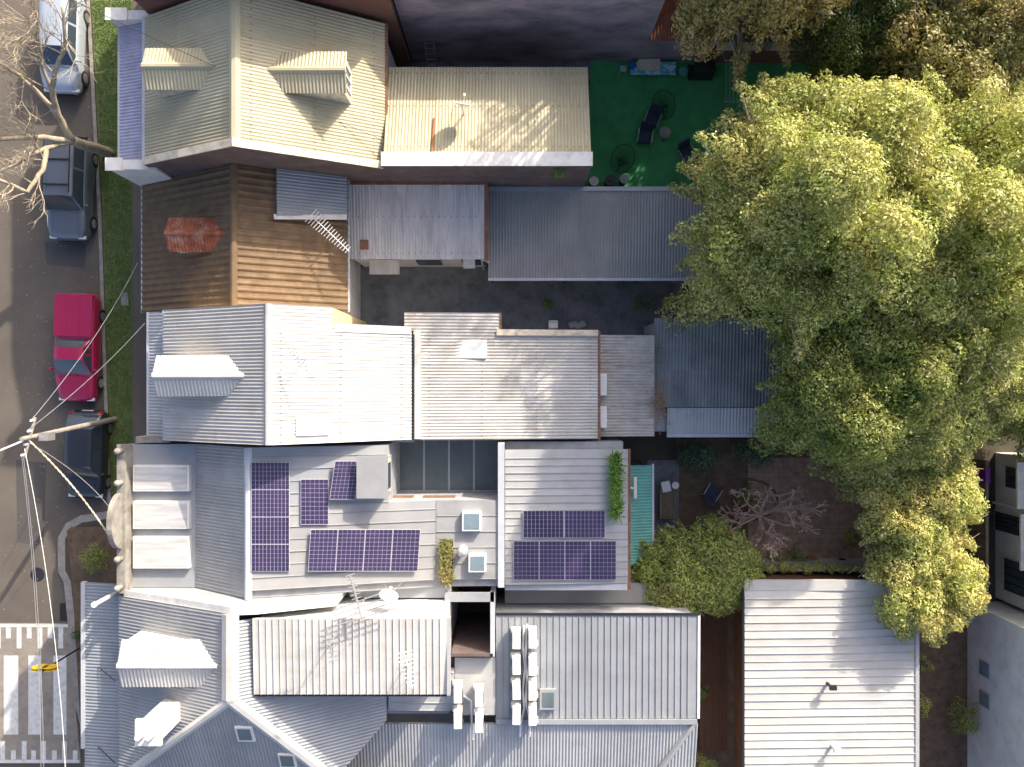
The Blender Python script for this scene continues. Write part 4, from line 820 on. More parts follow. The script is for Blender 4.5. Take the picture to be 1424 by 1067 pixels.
def yagi(base, z1, boom, nel, half, label, mat, name='tv_antenna', big=0):
    """roof aerial: mast, boom (dx,dy), cross elements"""
    t = thing(name, label, 'antenna', base); b = Vector(base); top = Vector((b.x, b.y, z1)); d = Vector((*boom, 0)); n = Vector((-d.y, d.x, 0)).normalized()
    MB().tube([b, top + Vector((0, 0, .1))], .022, 6).build('mast', M['galv'], t)
    s, e = top - d * .45, top + d * .55
    MB().tube([s, e], .02, 5).build('boom', mat, t)
    for i in range(nel):
        q = s.lerp(e, (i + .3) / nel); hl = half * (1.0 - .55 * i / nel) if not big else (half * .28 if i < nel * .62 else half * (.7 + .12 * (i - nel * .6)))
        MB().tube([q - n * hl, q + n * hl], .016, 5).build('element', mat, t)
    for s_ in (1, -1): MB().tube([top - Vector((0, 0, .3)), Vector((b.x + s_ * .5, b.y - .35, b.z + .02))], .008, 4).build('guy_wire', M['galv'], t)
    return t
c = plB2.at(466, 330); yagi((c.x, c.y, c.z), c.z + 1.25, (1.55, -1.45), 16, .34, 'white multi-element television antenna above the tiled cottage roof', M['white_metal'])
c = P(492, 838, 7.4); yagi((-6.05, -8.1, 6.6), 8.6, (-.35, 1.6), 15, 1.15, 'long television antenna with wide rods on the party wall by the solar panels', M['galv'], big=1) if False else None
def combo_antenna():
    t = thing('tv_antenna', 'tall television antenna with four wide rods beside the dish', 'antenna', (-5.55, -8.12, 6.6))
    zt = 8.7; P0, P1 = P(487, 800, zt), P(503, 860, zt)
    MB().tube([(-5.55, -8.12, 6.6), (-5.55, -8.12, zt)], .025, 6).build('mast', M['galv'], t); MB().tube([P0, P1], .035, 5).build('boom', M['galv'], t)
    for i in range(7):
        q = P0.lerp(P1, i * .09); MB().tube([q + Vector((-.16, -.05, 0)), q + Vector((.16, .05, 0))], .022, 4).build('element', M['galv'], t)
    for i in range(4):
        q = P0.lerp(P1, .62 + i * .125); MB().tube([q + Vector((-.85 - .05 * i, -.30, 0)), q + Vector((1.0 + .05 * i, .36, 0))], .024, 4).build('long_rod', M['galv'], t)
combo_antenna()
c = plE2.at(572, 915); yagi((c.x, c.y, c.z), c.z + 1.0, (.3, -1.3), 9, .3, 'small television antenna with guy wires on the white ribbed box dormer', M['white_metal'])
c = plE2.at(470, 880); yagi((c.x, c.y, c.z), c.z + 1.3, (.25, -1.2), 8, .28, 'thin grey television antenna on the middle of the white box dormer roof', M['galv'])
c = plC2.at(425, 500); yagi((c.x, c.y, c.z), c.z + 1.0, (.7, -.9), 8, .14, 'thin weathered antenna on the white terrace roof behind the dormer', M['galv'])
def dish(base, z1, r, aim, label):
    t = thing('satellite_dish', label, 'satellite dish', base); b = Vector(base); top = Vector((b.x, b.y, z1)); MB().tube([b, top], .025, 6).build('mast', M['galv'], t)
    a = Vector(aim).normalized(); q = a.to_track_quat('Z', 'Y'); m = MB(); nr, na = 4, 18; vs = [top + q @ Vector((0, 0, -.0))]; fs = []
    for i in range(1, nr + 1):
        rr = r * i / nr
        for k in range(na): vs.append(top + q @ Vector((rr * math.cos(6.2832 * k / na), rr * math.sin(6.2832 * k / na), .22 * r * (i / nr) ** 2)))
    for k in range(na): fs.append((0, 1 + k, 1 + (k + 1) % na))
    for i in range(nr - 1):
        for k in range(na): a0, a1 = 1 + i * na + k, 1 + i * na + (k + 1) % na; fs.append((a0, a0 + na, a1 + na, a1))
    m.add(vs, fs).build('reflector', M['white_metal'], t, smooth=True)
    MB().tube([top + q @ Vector((0, -r, .2 * r)), top + q @ Vector((0, -r * .3, r * 1.0))], .012, 4).build('feed_arm', M['galv'], t)
    MB().box(top + q @ Vector((0, -r * .3, r * 1.0)), (.08, .08, .1)).build('feed_horn', M['white_metal'], t)
    for s_ in (1, -1): MB().tube([top - Vector((0, 0, .15)), (b.x + s_ * .4, b.y + .3, b.z)], .01, 4).build('stay', M['galv'], t)
c = plAw.at(645, 160); dish((c.x, c.y, c.z), c.z + 1.0, .42, (.2, .95, .35), 'satellite dish on tripod mast standing on the cream rear wing roof')
dish((-4.6, -7.95, 5.9), 7.2, .36, (.25, .9, .35), 'pale satellite dish below the row of four solar panels')
c0, c1 = plAw.at(604, 165, .08), plAw.at(600, 222, .08); tag(MB().tube([c0, c1], .05, 6).build('roof_batten', M['rust_post']), 'rust orange timber length lying on the cream rear wing roof', 'timber')
t = thing('tv_bar', 'white T shaped bracket above the teal lean-to roof', 'bracket', (5.1, -4.4, 2.95)); MB().mm(4.8, 5.15, -4.45, -4.38, 3.2, 3.26).build('arm', M['white_metal'], t); MB().mm(5.15, 5.27, -4.85, -3.95, 3.2, 3.27).build('crossbar', M['white_metal'], t); MB().mm(5.02, 5.08, -4.45, -4.39, 2.95, 3.2).build('foot', M['white_metal'], t)
t = thing('ladder', 'pale aluminium ladder leaning on the dark wall behind the cream wing', 'ladder', (-3.5, 14.4, 0))
for s_ in (-.2, .2): MB().tube([(-3.6 + s_, 13.9, 0), (-3.6 + s_, 14.85, 2.6)], .03, 6).build('stile', M['galv'], t)
for i in range(8): MB().tube([(-3.8, 13.9 + .95 * (i + .7) / 8.5, 2.6 * (i + .7) / 8.5), (-3.4, 13.9 + .95 * (i + .7) / 8.5, 2.6 * (i + .7) / 8.5)], .025, 6).build('rung', M['galv'], t)
# ------------------------------------------------------------------ cars
def interp(tab, t):
    for (a, x), (b, y) in zip(tab[:-1], tab[1:]):
        if a <= t <= b: f = (t - a) / (b - a); f = f * f * (3 - 2 * f); return x + (y - x) * f
    return tab[-1][1]
def car(label, loc, rz, Ln, W, paint, top, cab, roof_z, kind='sedan', rack=False):
    """nose towards -y; top: body height along the length; cab: (screen base, roof front, roof rear, rear base) as fractions"""
    t = thing('parked_car', label, 'car', loc, 'cars parked along the kerb', rz); hw = W / 2; Y = lambda s: -Ln / 2 + Ln * s
    wt = [(0, .70), (.025, .84), (.08, .94), (.2, 1.0), (.8, 1.0), (.93, .96), (.98, .86), (1, .74)]
    st = [0, .012, .03, .06, .1, .15, .2, .25, .3, .36, .45, .55, .65, .75, .82, .88, .93, .965, .988, 1]; vs = []; fs = []
    for s in st:
        w_ = hw * interp(wt, s); zt = interp(top, s); zb = .2 + (.12 if s < .02 or s > .98 else 0)
        half = [(0, zb), (w_ * .8, zb), (w_ * .97, zb + .1), (w_, .48), (w_ * .995, zt - .22), (w_ * .965, zt - .09), (w_ * .90, zt - .02), (w_ * .6, zt + .012), (w_ * .25, zt + .03)]
        for x, z in half: vs.append((x, Y(s), z))
        for x, z in half[:0:-1]: vs.append((-x, Y(s), z))
    k = 17
    for i in range(len(st) - 1):
        for j in range(k): fs.append((i * k + j, i * k + (j + 1) % k, (i + 1) * k + (j + 1) % k, (i + 1) * k + j))
    fs += [tuple(range(k))[::-1], tuple((len(st) - 1) * k + j for j in range(k))]
    MB().add(vs, fs).build('body', paint, t, True, True)
    # cabin
    b0, r0, r1, b1 = cab; cs = [b0, b0 + (r0 - b0) * .5, r0, (r0 * 2 + r1) / 3, (r0 + r1 * 2) / 3, r1, (r1 + b1) / 2, b1]; rows = []
    for s in cs:
        zb = interp(top, s) - .03
        f = max(0, min(1, (s - b0) / (r0 - b0))) if s < r0 else (1 if s <= r1 else max(0, 1 - (s - r1) / max(1e-6, b1 - r1)))
        zr = zb + (roof_z - zb) * (f ** .9) + .03 * math.sin(math.pi * (s - b0) / (b1 - b0)); wb = hw * .90; wr = hw * (.90 - .17 * f)
        rows.append([(-wb, zb), (-wr - .005, zr - .1 * f), (-wr + .05, zr - .03 * f), (-wr * .5, zr + .015), (0, zr + .025), (wr * .5, zr + .015), (wr - .05, zr - .03 * f), (wr + .005, zr - .1 * f), (wb, zb)])
    def patch(name, i0, i1, j0, j1, mat, off=0.0):
        v = []; f = []; nj = j1 - j0 + 1
        for i in range(i0, i1 + 1):
            for j in range(j0, j1 + 1): x, z = rows[i][j]; v.append((x + (off if x > 0 else -off) * (j in (0, 1, 7, 8)), Y(cs[i]), z + off))
        for i in range(i1 - i0):
            for j in range(nj - 1): f.append((i * nj + j, i * nj + j + 1, (i + 1) * nj + j + 1, (i + 1) * nj + j))
        return MB().add(v, f).build(name, mat, t, True, True)
    patch('roof', 0, 7, 1, 7, paint) if False else patch('roof', 2, 5, 1, 7, paint)
    patch('windscreen', 0, 2, 2, 6, M['glass']); patch('rear_window', 5, 7, 2, 6, M['glass'])
    for nm, j in (('pillar', 1), ('pillar', 6)): patch(nm, 0, 2, j, j + 1, paint, .004); patch(nm, 5, 7, j, j + 1, paint, .004)
    for j in (0, 7):
        patch('side_window', 0, 7, j, j + 1, M['glass'])
        sx = -1 if j == 0 else 1
        for s in ((r0 + r1) / 2 - .02, r1 - .01):
            zb = interp(top, s) - .03; MB().add([(sx * (hw * .9 + .006), Y(s), zb), (sx * (hw * .9 + .006), Y(s + .022), zb), (sx * (hw * .73 + .014), Y(s + .022), roof_z - .09), (sx * (hw * .73 + .014), Y(s), roof_z - .09)], [(0, 1, 2, 3)]).build('door_pillar', paint, t, False, True)
    for sx in (-1, 1):
        for s in (.18, .80):
            wl = MB().tube([(sx * (hw - .2), Y(s), .32), (sx * (hw + .012), Y(s), .32)], .33, 18).build('wheel', M['rubber'], t, False, True); MB().tube([(sx * (hw + .0), Y(s), .32), (sx * (hw + .022), Y(s), .32)], .21, 12).build('rim', M['rim'], wl, False, True)
        MB().box((sx * hw * .70, Y(.028), interp(top, .03) - .10), (.34, .16, .12)).build('headlight', M['head'], t, False, True, .03)
        MB().box((sx * hw * .74, Y(.972), interp(top, .97) - .14), (.26, .14, .14)).build('taillight', M['tail'], t, False, True, .03)
        MB().box((sx * (hw + .09), Y(b0 + .05), interp(top, b0) + .08), (.2, .1, .14)).build('mirror', paint, t, False, True, .03)
        for s in ((r0 + r1) / 2 - .06, r1 - .05): MB().box((sx * (hw + .005), Y(s), interp(top, s) - .2), (.03, .16, .03)).build('door_handle', paint, t, False, True)
        MB().tube([(sx * hw * .45, Y(b0 - .012), interp(top, b0) + .03), (sx * hw * .05, Y(b0 + .004), interp(top, b0) + .05)], .008, 4).build('wiper', M['black'], t, False, True)
        if rack: MB().tube([(sx * hw * .62, Y(r0 + .03), roof_z + .07), (sx * hw * .62, Y(r1 - .02), roof_z + .07)], .022, 6).build('roof_rail', M['black'], t, False, True)
    if rack:
        for s in (r0 + .1, (r0 + r1) / 2 + .06): MB().mm(-hw * .64, hw * .64, Y(s) - .03, Y(s) + .03, roof_z + .06, roof_z + .1).build('rack_bar', M['black'], t, False, True)
    for s, e_ in ((b0 - .02, .80), (.045, .70)): MB().tube([(x * hw * e_, Y(s + .012 * (1 - x * x)), interp(top, s) + .014 + .02 * (1 - abs(x))) for x in (-1, -.5, 0, .5, 1)], .007, 4, False).build('panel_gap', M['black'], t, False, True)
    for sx in (-1, 1):
        for s in (b0 + .06, (r0 + r1) / 2, r1): MB().tube([(sx * (hw + .002), Y(s), .35), (sx * (hw * .985), Y(s), interp(top, s) - .12)], .007, 4, False).build('door_gap', M['black'], t, False, True)
    MB().box((0, Y(0) - .0, .45), (1.0, .06, .14)).build('grille', M['black'], t, False, True); MB().box((0, Y(1) + .005, .62), (.5, .03, .12)).build('number_plate', M['white_metal'], t, False, True)
    for x in (-hw * .5, hw * .5): MB().tube([(x * 1.35, Y(.07), interp(top, .07) + .008), (x * 1.15, Y(b0 - .03), interp(top, b0 - .03) + .03)], .006, 4).build('bonnet_crease', paint, t, False, True)
    return t
rd = math.radians(-1.6); zr_ = -.118
sed = [(0, .5), (.02, .66), (.1, .78), (.28, .93), (.4, .97), (.75, 1.0), (.88, .98), (.97, .92), (1, .62)]
hat = [(0, .52), (.02, .70), (.1, .86), (.25, 1.0), (.5, 1.03), (.9, 1.05), (.97, 1.0), (1, .7)]
def cpos(px, py): p = P(px, py, .6); return (p.x, p.y, zr_)
car('silver blue hatchback under the bare branches', cpos(86, 60), rd, 4.5, 1.8, carpaint('silver_paint', (.46, .52, .60)), hat, (.24, .40, .90, .985), 1.5)
car('dark grey four wheel drive with black roof racks', cpos(97, 262), rd, 4.75, 1.86, carpaint('grey_paint', (.15, .17, .20)), [(0, .6), (.02, .82), (.08, .98), (.26, 1.08), (.5, 1.12), (.95, 1.12), (1, .8)], (.27, .38, .93, .985), 1.76, rack=True)
ut = car('magenta red utility with a covered tray', cpos(107, 484), rd, 4.95, 1.84, carpaint('red_paint', (.50, .015, .09)), [(0, .5), (.02, .68), (.1, .80), (.27, .95), (.4, 1.0), (.57, 1.02), (.6, 1.04), (.98, 1.04), (1, .8)], (.25, .39, .50, .585), 1.46)
tn = MB().mm(-.86, .86, -4.95 / 2 + 4.95 * .60, 4.95 / 2 - .06, 1.05, 1.13).build('tray_cover', ut.children[0].data.materials[0], ut, False, True, .03)
for x in (-.3, .3): MB().tube([(x, .62, 1.135), (x, 2.3, 1.135)], .012, 4).build('cover_rib', ut.children[0].data.materials[0], tn, False, True)
car('black sedan parked beside the power pole', cpos(119, 632), math.radians(-2), 4.0, 1.74, carpaint('black_paint', (.03, .035, .045)), sed, (.24, .38, .80, .96), 1.42)
# ------------------------------------------------------------------ power pole, wires, sign
pb = P(160, 583); pt = P(30, 611, 7.3)
t = thing('power_pole', 'timber power pole on the verge with crossarm and street lamp arm', 'power pole', (pb.x, pb.y, 0))
MB().tube([pb, pb.lerp(pt, .5), pt], [.13, .11, .09], 10).build('shaft', M['pole'], t)
pc = pb.lerp(pt, .93); MB().tube([pc + Vector((-.2, -.75, 0)), pc + Vector((.2, .75, .0))], .07, 4).build('crossarm', M['pole'], t)
for s in (-.65, -.25, .25, .65): MB().cyl((pc.x + s * .27, pc.y + s, pc.z + .05), .05, .16, 8).build('insulator', M['white_metal'], t)
la = P(-30, 645, 7.6); MB().tube([pb.lerp(pt, .9), la.lerp(pt, .5) + Vector((0, 0, .2)), la], .035, 8).build('lamp_arm', M['white_metal'], t); MB().box((la.x - .2, la.y - .1, la.z), (.6, .25, .12)).build('lamp_head', M['white_metal'], t, bevel=.03)
MB().box((pc.x + .3, pc.y, pc.z - .6), (.35, .3, .5)).build('junction_box', M['galv'], t)
def wire(p, q, sag, r, label, mat=None):
    p, q = Vector(p), Vector(q); pts = [p.lerp(q, i / 16) - Vector((0, 0, sag * 4 * (i / 16) * (1 - i / 16))) for i in range(17)]
    tag(MB().tube(pts, r, 5).build('overhead_wire', mat or M['galv']), label, 'wire')
top = pc + Vector((0, 0, .15))
wire(top + Vector((.1, .6, 0)), (-15.5, 5.0, 3.9), .5, .013, 'thin service wire from the power pole to the tiled cottage'); wire(top + Vector((.05, .3, 0)), (-14.6, 2.4, 5.2), .4, .013, 'thin service wire from the power pole to the white terrace')
wire(top + Vector((-.1, -.4, 0)), P(92, 1090, 7.2), .4, .012, 'thick white cable running over the zebra crossing', M['white_metal'])
wire(top + Vector((-.2, -.7, 0)), P(57, 1100, 7.2), .3, .011, 'thin bare wire over the crossing, outer of the pair'); wire(top + Vector((-.15, -.62, 0)), P(61, 1100, 7.2), .3, .011, 'thin bare wire over the crossing, inner of the pair')
wire(top + Vector((.1, -.2, 0)), (-15.2, -4.9, 6.5), .5, .012, 'plain service wire from the power pole to the sandstone pediment')
tw = MB(); p, q = top + Vector((0, -.1, -.1)), Vector((-15.2, -6.2, 6.35))
for s in (0, math.pi):
    tw.tube([p.lerp(q, i / 90) - Vector((0, 0, .35 * 4 * (i / 90) * (1 - i / 90))) + Vector((math.cos(i * .9 + s), 0, math.sin(i * .9 + s))) * .024 for i in range(91)], .018, 5)
tag(tw.build('bundled_cable', M['cap_cream']), 'thick twisted pale cable from the power pole to the sandstone parapet', 'cable')
sb = P(113, 900); t = thing('crossing_sign', 'round yellow pedestrian crossing signs on a dark post', 'sign', (sb.x, sb.y, 0)); MB().tube([(sb.x, sb.y, 0), (sb.x, sb.y, 3.0)], .04, 8).build('post', M['dark_metal'], t)
for dx in (-.12, .35): MB().tube([(sb.x - .2 + dx, sb.y + .035, 2.65), (sb.x - .2 + dx, sb.y + .06, 2.65)], .32, 20).build('disc', M['yellow'], t)
for dx in (-.12, .35): MB().tube([(sb.x - .2 + dx, sb.y - .06, 2.65), (sb.x - .2 + dx, sb.y - .035, 2.65)], .32, 20).build('disc', M['yellow'], t)
# ------------------------------------------------------------------ trees and plants
def leaves(name, lumps, mat, parent, size=.12, dens=260, flat_=.55, base=None):
    """leaf-sized faces over the upper shell and through the volume of many lumps"""
    C, R, Nn = [], [], []
    for c, r in lumps:
        n = int(dens * r * r * 4)
        d = RNG.normal(size=(n, 3)); d[:, 2] = d[:, 2] * .9 + .35; d /= np.linalg.norm(d, axis=1)[:, None]
        rad = r * (1 - np.abs(RNG.normal(0, .17, n))) * (1 + .18 * np.sin(d[:, 0] * 7 + c[0] * 3) * np.cos(d[:, 1] * 6 + c[1] * 2))
        C.append(np.array(c) + d * rad[:, None] * np.array([1, 1, .8])); Nn.append(d)
    C = np.concatenate(C); Nn = np.concatenate(Nn); n = len(C)
    nn = Nn * 1.0 + RNG.normal(0, .36, (n, 3)) + np.array([0, 0, .1]); nn /= np.linalg.norm(nn, axis=1)[:, None]
    a = np.cross(nn, RNG.normal(size=(n, 3))); a /= np.linalg.norm(a, axis=1)[:, None]; b = np.cross(nn, a)
    s = size * RNG.uniform(.55, 1.3, n)[:, None]
    vs = np.stack([C - a * s * .5, C + b * s * .24 + a * s * .05, C + a * s * .5, C - b * s * .24 + a * s * .05], 1).reshape(-1, 3)
    off = np.array(wloc(parent)); vs = vs - off
    me = bpy.data.meshes.new(name); me.vertices.add(n * 4); me.vertices.foreach_set('co', vs.astype(np.float32).ravel())
    me.loops.add(n * 4); me.loops.foreach_set('vertex_index', np.arange(n * 4, dtype=np.int32))
    me.polygons.add(n); me.polygons.foreach_set('loop_start', np.arange(0, n * 4, 4, dtype=np.int32)); me.polygons.foreach_set('loop_total', np.full(n, 4, dtype=np.int32))
    me.update(); me.validate(); return link(name, me, mat, parent)
def tree(name, label, base, crown, rx, ry, z0, z1, nl, lr, mat, dens=260, size=.12, group=None, bark=None, trunk_r=.25, gap=.0, seed=1, inner=1):
    """crown: centre (x, y); lumps spread over a dome between z0 and z1"""
    rn = random.Random(seed); t = thing(name, label, 'tree', (base[0], base[1], 0), group); lumps = []
    nl2 = int(nl * (2.6 if lr > .8 else 1.6)); tries = 0; sc = .72 if lr > .8 else .9
    while len(lumps) < nl2 and tries < 20000:
        tries += 1
        u, v = rn.uniform(-1, 1), rn.uniform(-1, 1); q = u * u + v * v
        an = math.atan2(v, u)
        if math.sqrt(q) > .80 + .13 * math.sin(3 * an + seed) + .10 * math.sin(7 * an + seed * 2.3) + .06 * math.sin(13 * an + seed): continue
        r = lr * sc * rn.uniform(.6, 1.25); dome = math.sqrt(max(0, 1 - q * .9))
        bump = .5 + .5 * math.sin(u * rx * 1.5 + seed) * math.cos(v * ry * 1.4 + seed * 2)
        z = z0 + (z1 - z0) * dome * (.68 + .32 * bump) * rn.uniform(.84, 1.0) - r * .6
        c = (crown[0] + u * rx * 1.12, crown[1] + v * ry * 1.12, max(z, r * .8))
        if any((c[0] - d[0]) ** 2 + (c[1] - d[1]) ** 2 + .5 * (c[2] - d[2]) ** 2 < (.70 * (r + s_)) ** 2 for d, s_ in lumps) and rn.random() > .01: continue
        lumps.append((c, r))
    for k in range(int(nl * .7) * inner):          # inner foliage below the outer clumps
        u, v = rn.uniform(-.85, .85), rn.uniform(-.85, .85)
        if u * u + v * v > .8: continue
        lumps.append(((crown[0] + u * rx, crown[1] + v * ry, max(1.0, z0 + (z1 - z0) * math.sqrt(1 - (u * u + v * v) * .9) * .58)), lr * 1.05))
    for k in range(int(nl * .35)):         # loose sprays that break the outline
        an = rn.uniform(0, 6.283); zz = z0 + (z1 - z0) * rn.uniform(.15, .6); q0 = rn.uniform(.8, .95)
        for w_ in range(4):
            qq = q0 + w_ * .22 * lr / max(rx, ry) * 1.6; lumps.append(((crown[0] + math.cos(an) * rx * qq, crown[1] + math.sin(an) * ry * qq, max(.3, zz - w_ * .12)), lr * (.42 - .07 * w_)))
    m = MB(); bz = z0 * .7; hub = Vector((base[0] * .6 + crown[0] * .4, base[1] * .6 + crown[1] * .4, bz)); m.tube([(base[0], base[1], -.05), Vector((base[0], base[1], 0)).lerp(hub, .5) + Vector((.1, .05, 0)), hub], [trunk_r, trunk_r * .8, trunk_r * .65], 10)
    m.build('trunk', bark or M['bark'], t, True); m = MB()
    for c, r in lumps:
        e = Vector(c); mid = hub.lerp(e, .5) + Vector((rn.uniform(-.3, .3), rn.uniform(-.3, .3), rn.uniform(-.2, .5))); m.tube([hub, mid, e, e + Vector((rn.uniform(-.4, .4), rn.uniform(-.4, .4), r * .75))], [trunk_r * .4, trunk_r * .22, .035, .01], 5, False)
    m.build('limbs', bark or M['pale_bark'], t, True); leaves('crown', lumps, mat, t, size, dens); return t
GRP = None
tree('broad_tree', 'huge bright green tree with lumpy crown beside the lawn', (11.2, 6.2), (11.2, 6.2), 4.3, 4.5, 3.8, 13.6, 115, 1.15, L['big'], 260, .14, seed=3, trunk_r=.4)
tree('broad_tree', 'tall yellowish green tree behind the huge lumpy tree', (16.8, 6.4), (16.5, 6.0), 4.8, 5.4, 3.2, 12.0, 105, 1.15, L['big'], 260, .14, seed=5, trunk_r=.38)
tree('broad_tree', 'darker green tree overhanging the slate grey shed roof', (13.4, .6), (13.1, .5), 3.2, 3.5, 2.6, 10.2, 75, 1.0, L['mid'], 260, .14, seed=8, trunk_r=.32)
tree('broad_tree', 'mixed green tree in front of the purple towel fence', (16.5, .5), (16.2, .3), 4.0, 3.4, 2.4, 8.2, 80, 1.0, L['big'], 260, .14, seed=12, trunk_r=.32)
tree('broad_tree', 'olive green tree at the corner above the white house', (20.3, 2.2), (19.4, 2.8), 3.3, 4.6, 2.2, 7.6, 60, .95, L['big'], 260, .14, seed=14, trunk_r=.3)
tree('feathery_tree', 'golden brown feathery tree hanging over the red lean-to', (9.2, 17.0), (9.0, 16.2), 3.3, 3.9, 4.5, 13.0, 80, .85, L['gold'], 210, .15, seed=21, trunk_r=.28)
tree('dense_tree', 'dark green dense tree behind the low brick wall', (13.5, 15.4), (13.4, 15.0), 3.2, 3.2, 2.6, 9.0, 60, .9, L['dark'], 330, .11, seed=23, trunk_r=.3)
tree('feathery_tree', 'brownish olive tree towering at the end of the yards', (18.3, 13.4), (17.8, 12.8), 3.6, 3.8, 3.4, 9.6, 75, .9, L['olive'], 210, .15, seed=25, trunk_r=.3)
tree('wattle_tree', 'bright yellow green tree beside the paling fence', (17.0, -5.4), (17.1, -5.0), 2.4, 2.7, 1.6, 5.6, 60, .62, L['yellow'], 330, .14, seed=31, trunk_r=.16)
tree('wattle_tree', 'yellow feathery tree drooping over the white shed roof corner', (17.9, -8.4), (17.3, -8.4), 2.2, 2.4, 1.4, 6.2, 50, .55, L['yellow'], 330, .14, seed=33, trunk_r=.14)
tree('broad_tree', 'dull green tree behind the paling fence and white house', (23.2, .5), (22.6, .4), 2.6, 3.0, 1.8, 5.4, 50, .95, L['mid'], 200, .16, seed=16, trunk_r=.28)
tree('dense_tree', 'unseen dark hedge-like tree added behind the red lean-to to shade the lawn', (11.2, 18.6), (11.2, 18.6), 3.6, 2.0, .6, 5.6, 50, .95, L['dark'], 300, .12, seed=27, trunk_r=.25)  # out of view, added to keep the low sun off the lawn
tree('dense_tree', 'dark dense tree between the dense tree and the brownish olive tree', (16.2, 17.0), (16.0, 16.4), 2.8, 2.6, 1.0, 7.0, 50, .95, L['dark'], 300, .12, seed=28, trunk_r=.25)
tree('feathery_tree', 'olive tree at the far yard corner past the brownish olive tree', (22.3, 11.5), (21.8, 11.0), 3.0, 3.8, 2.4, 8.0, 50, .95, L['olive'], 300, .11, seed=29, trunk_r=.28)
tree('broad_tree', 'small pale green tree joining the big canopy to the yellow tree', (15.6, -2.6), (15.5, -2.5), 2.3, 1.7, 1.6, 5.2, 34, .85, L['big'], 260, .14, seed=37, trunk_r=.18)
tree('garden_tree', 'rounded yellow green tree between the solar wing and the shed', (8.2, -8.0), (7.95, -8.1), 2.85, 1.85, 1.4, 4.4, 60, .62, L['lime'], 330, .125, seed=35, trunk_r=.15)
for i, (x, y, rx, z0, z1, lab, mk) in enumerate(((10.5, 25.5, 3.4, 8, 14, 'tall leafy tree standing well beyond the dark side wall', 'olive'), (9.2, 20.2, 3.3, 8.5, 16, 'very tall thin-crowned tree behind the golden feathery tree', 'olive'), (13.4, 19.6, 3.4, 8.5, 16, 'very tall thin-crowned tree behind the dark dense trees', 'dark'))):
    tree('tall_tree', lab, (x, y), (x, y), rx, rx, z0, z1, 15, .9, L[mk], 85, .17, seed=40 + i, trunk_r=.3, inner=0)
def shrub(label, px, py, rpx, z, mat, nl=9, dens=420, size=.08, name='shrub', ry=None):
    c = P(px, py, z * .6); r = rpx / 31; t = thing(name, label, 'shrub', (c.x, c.y, 0)); rn = random.Random(int(px * 7 + py)); lumps = []
    for i in range(nl):
        a = rn.uniform(0, 6.28); q = rn.random() ** .5; lr = r * rn.uniform(.3, .5); lumps.append(((c.x + math.cos(a) * q * r * .75, c.y + math.sin(a) * q * (ry / 31 if ry else r) * .75, max(lr * .6, z * (.9 - .5 * q * q) - lr * .5)), lr))
    m = MB()
    for l, lr in lumps: m.tube([(c.x + rn.uniform(-.05, .05), c.y, 0), l], [.025, .008], 5, False)
    m.build('stems', M['bark'], t); leaves('foliage', lumps, mat, t, size, dens)
shrub('dark green shrub in the kerb garden beside the awning', 127, 778, 24, 1.3, L['mid'], 12); shrub('low scrappy shrub at the kerb garden edge under the awning', 108, 880, 13, .8, L['dark'], 7)
shrub('bluish green shrub with pale flowers against the white terrace shed', 975, 638, 32, 1.6, L['bluegreen'], 14, ry=16); shrub('bluish green shrub further along the shed wall', 1050, 632, 34, 1.5, L['bluegreen'], 14, ry=16)
shrub('dark green shrub against the glass block wall', 1348, 1000, 26, 1.6, L['mid'], 12); shrub('creeper clump hanging on the white shed gutter', 1284, 985, 15, 2.2, L['lime'], 9); shrub('thin creeper beside the white shed below the yellow tree', 1285, 925, 12, 2.3, L['mid'], 8)
shrub('palm-like plant beside the annex wall on the boardwalk', 977, 962, 12, 1.2, L['fern'], 7); shrub('leafy plant at the foot of the boardwalk', 985, 1060, 18, 1.0, L['lime'], 8)
shrub('small bright weed sprouting at the lane edge under the carport gutter', 762, 421, 12, .5, L['fern'], 6); shrub('patchy weed in the lane, close to the tree', 893, 421, 13, .4, L['fern'], 6); shrub('round leafy weed in the lane below the huge tree', 938, 418, 9, .6, L['mid'], 5)
shrub('green fern bed inside the round courtyard border', 1040, 690, 20, .5, L['mid'], 9); shrub('dark potted fern near the shed end of the courtyard', 1190, 755, 18, .9, L['mid'], 8); shrub('bright leafy bush below the bare pink tree', 1112, 778, 16, .8, L['fern'], 8)
shrub('pale flowering shrub under the yellow tree', 1218, 770, 14, 1.0, L['lime'], 7); shrub('low green bush beside the bare pink tree', 1085, 783, 17, .8, L['lime'], 8)
t = thing('wall_creeper', 'lime green creeper trailing along the wall above the white shed', 'creeper', (12.5, -8.1, 0)); leaves('foliage', [((10.1 + i * .26, -8.12 + .05 * math.sin(i * 2.1), 1.85 + .08 * math.cos(i * 1.7)), .2 + .05 * math.sin(i * 3)) for i in range(19)], L['lime'], t, .12, 900)
t = thing('wall_weed', 'small bright weed growing from the dark parapet wall of the cream wing', 'weed', (1.75, 8.36, 5.6)); leaves('foliage', [((1.75, 8.25, 5.7), .25), ((1.95, 8.2, 5.75), .2)], L['fern'], t, .1, 400)
def strap(t, x0, x1, y0, y1, z, n, mat, l=.35, name='strap_leaves'):
    m = MB()
    for i in range(n):
        p = Vector((random.uniform(x0, x1), random.uniform(y0, y1), z)); a = random.uniform(0, 6.28); d = Vector((math.cos(a), math.sin(a), 0)); s = Vector((-d.y, d.x, 0)) * .018; k = l * random.uniform(.6, 1.2)
        m.add([p - s, p + s, p + d * k * .55 + Vector((0, 0, k * .7)) + s, p + d * k * .55 + Vector((0, 0, k * .7)) - s, p + d * k + Vector((0, 0, k * .55))], [(0, 1, 2, 3), (3, 2, 4)])
    m.build(name, mat, t)
a, b2 = P(851, 718, 4.5), P(860, 632, 4.5)
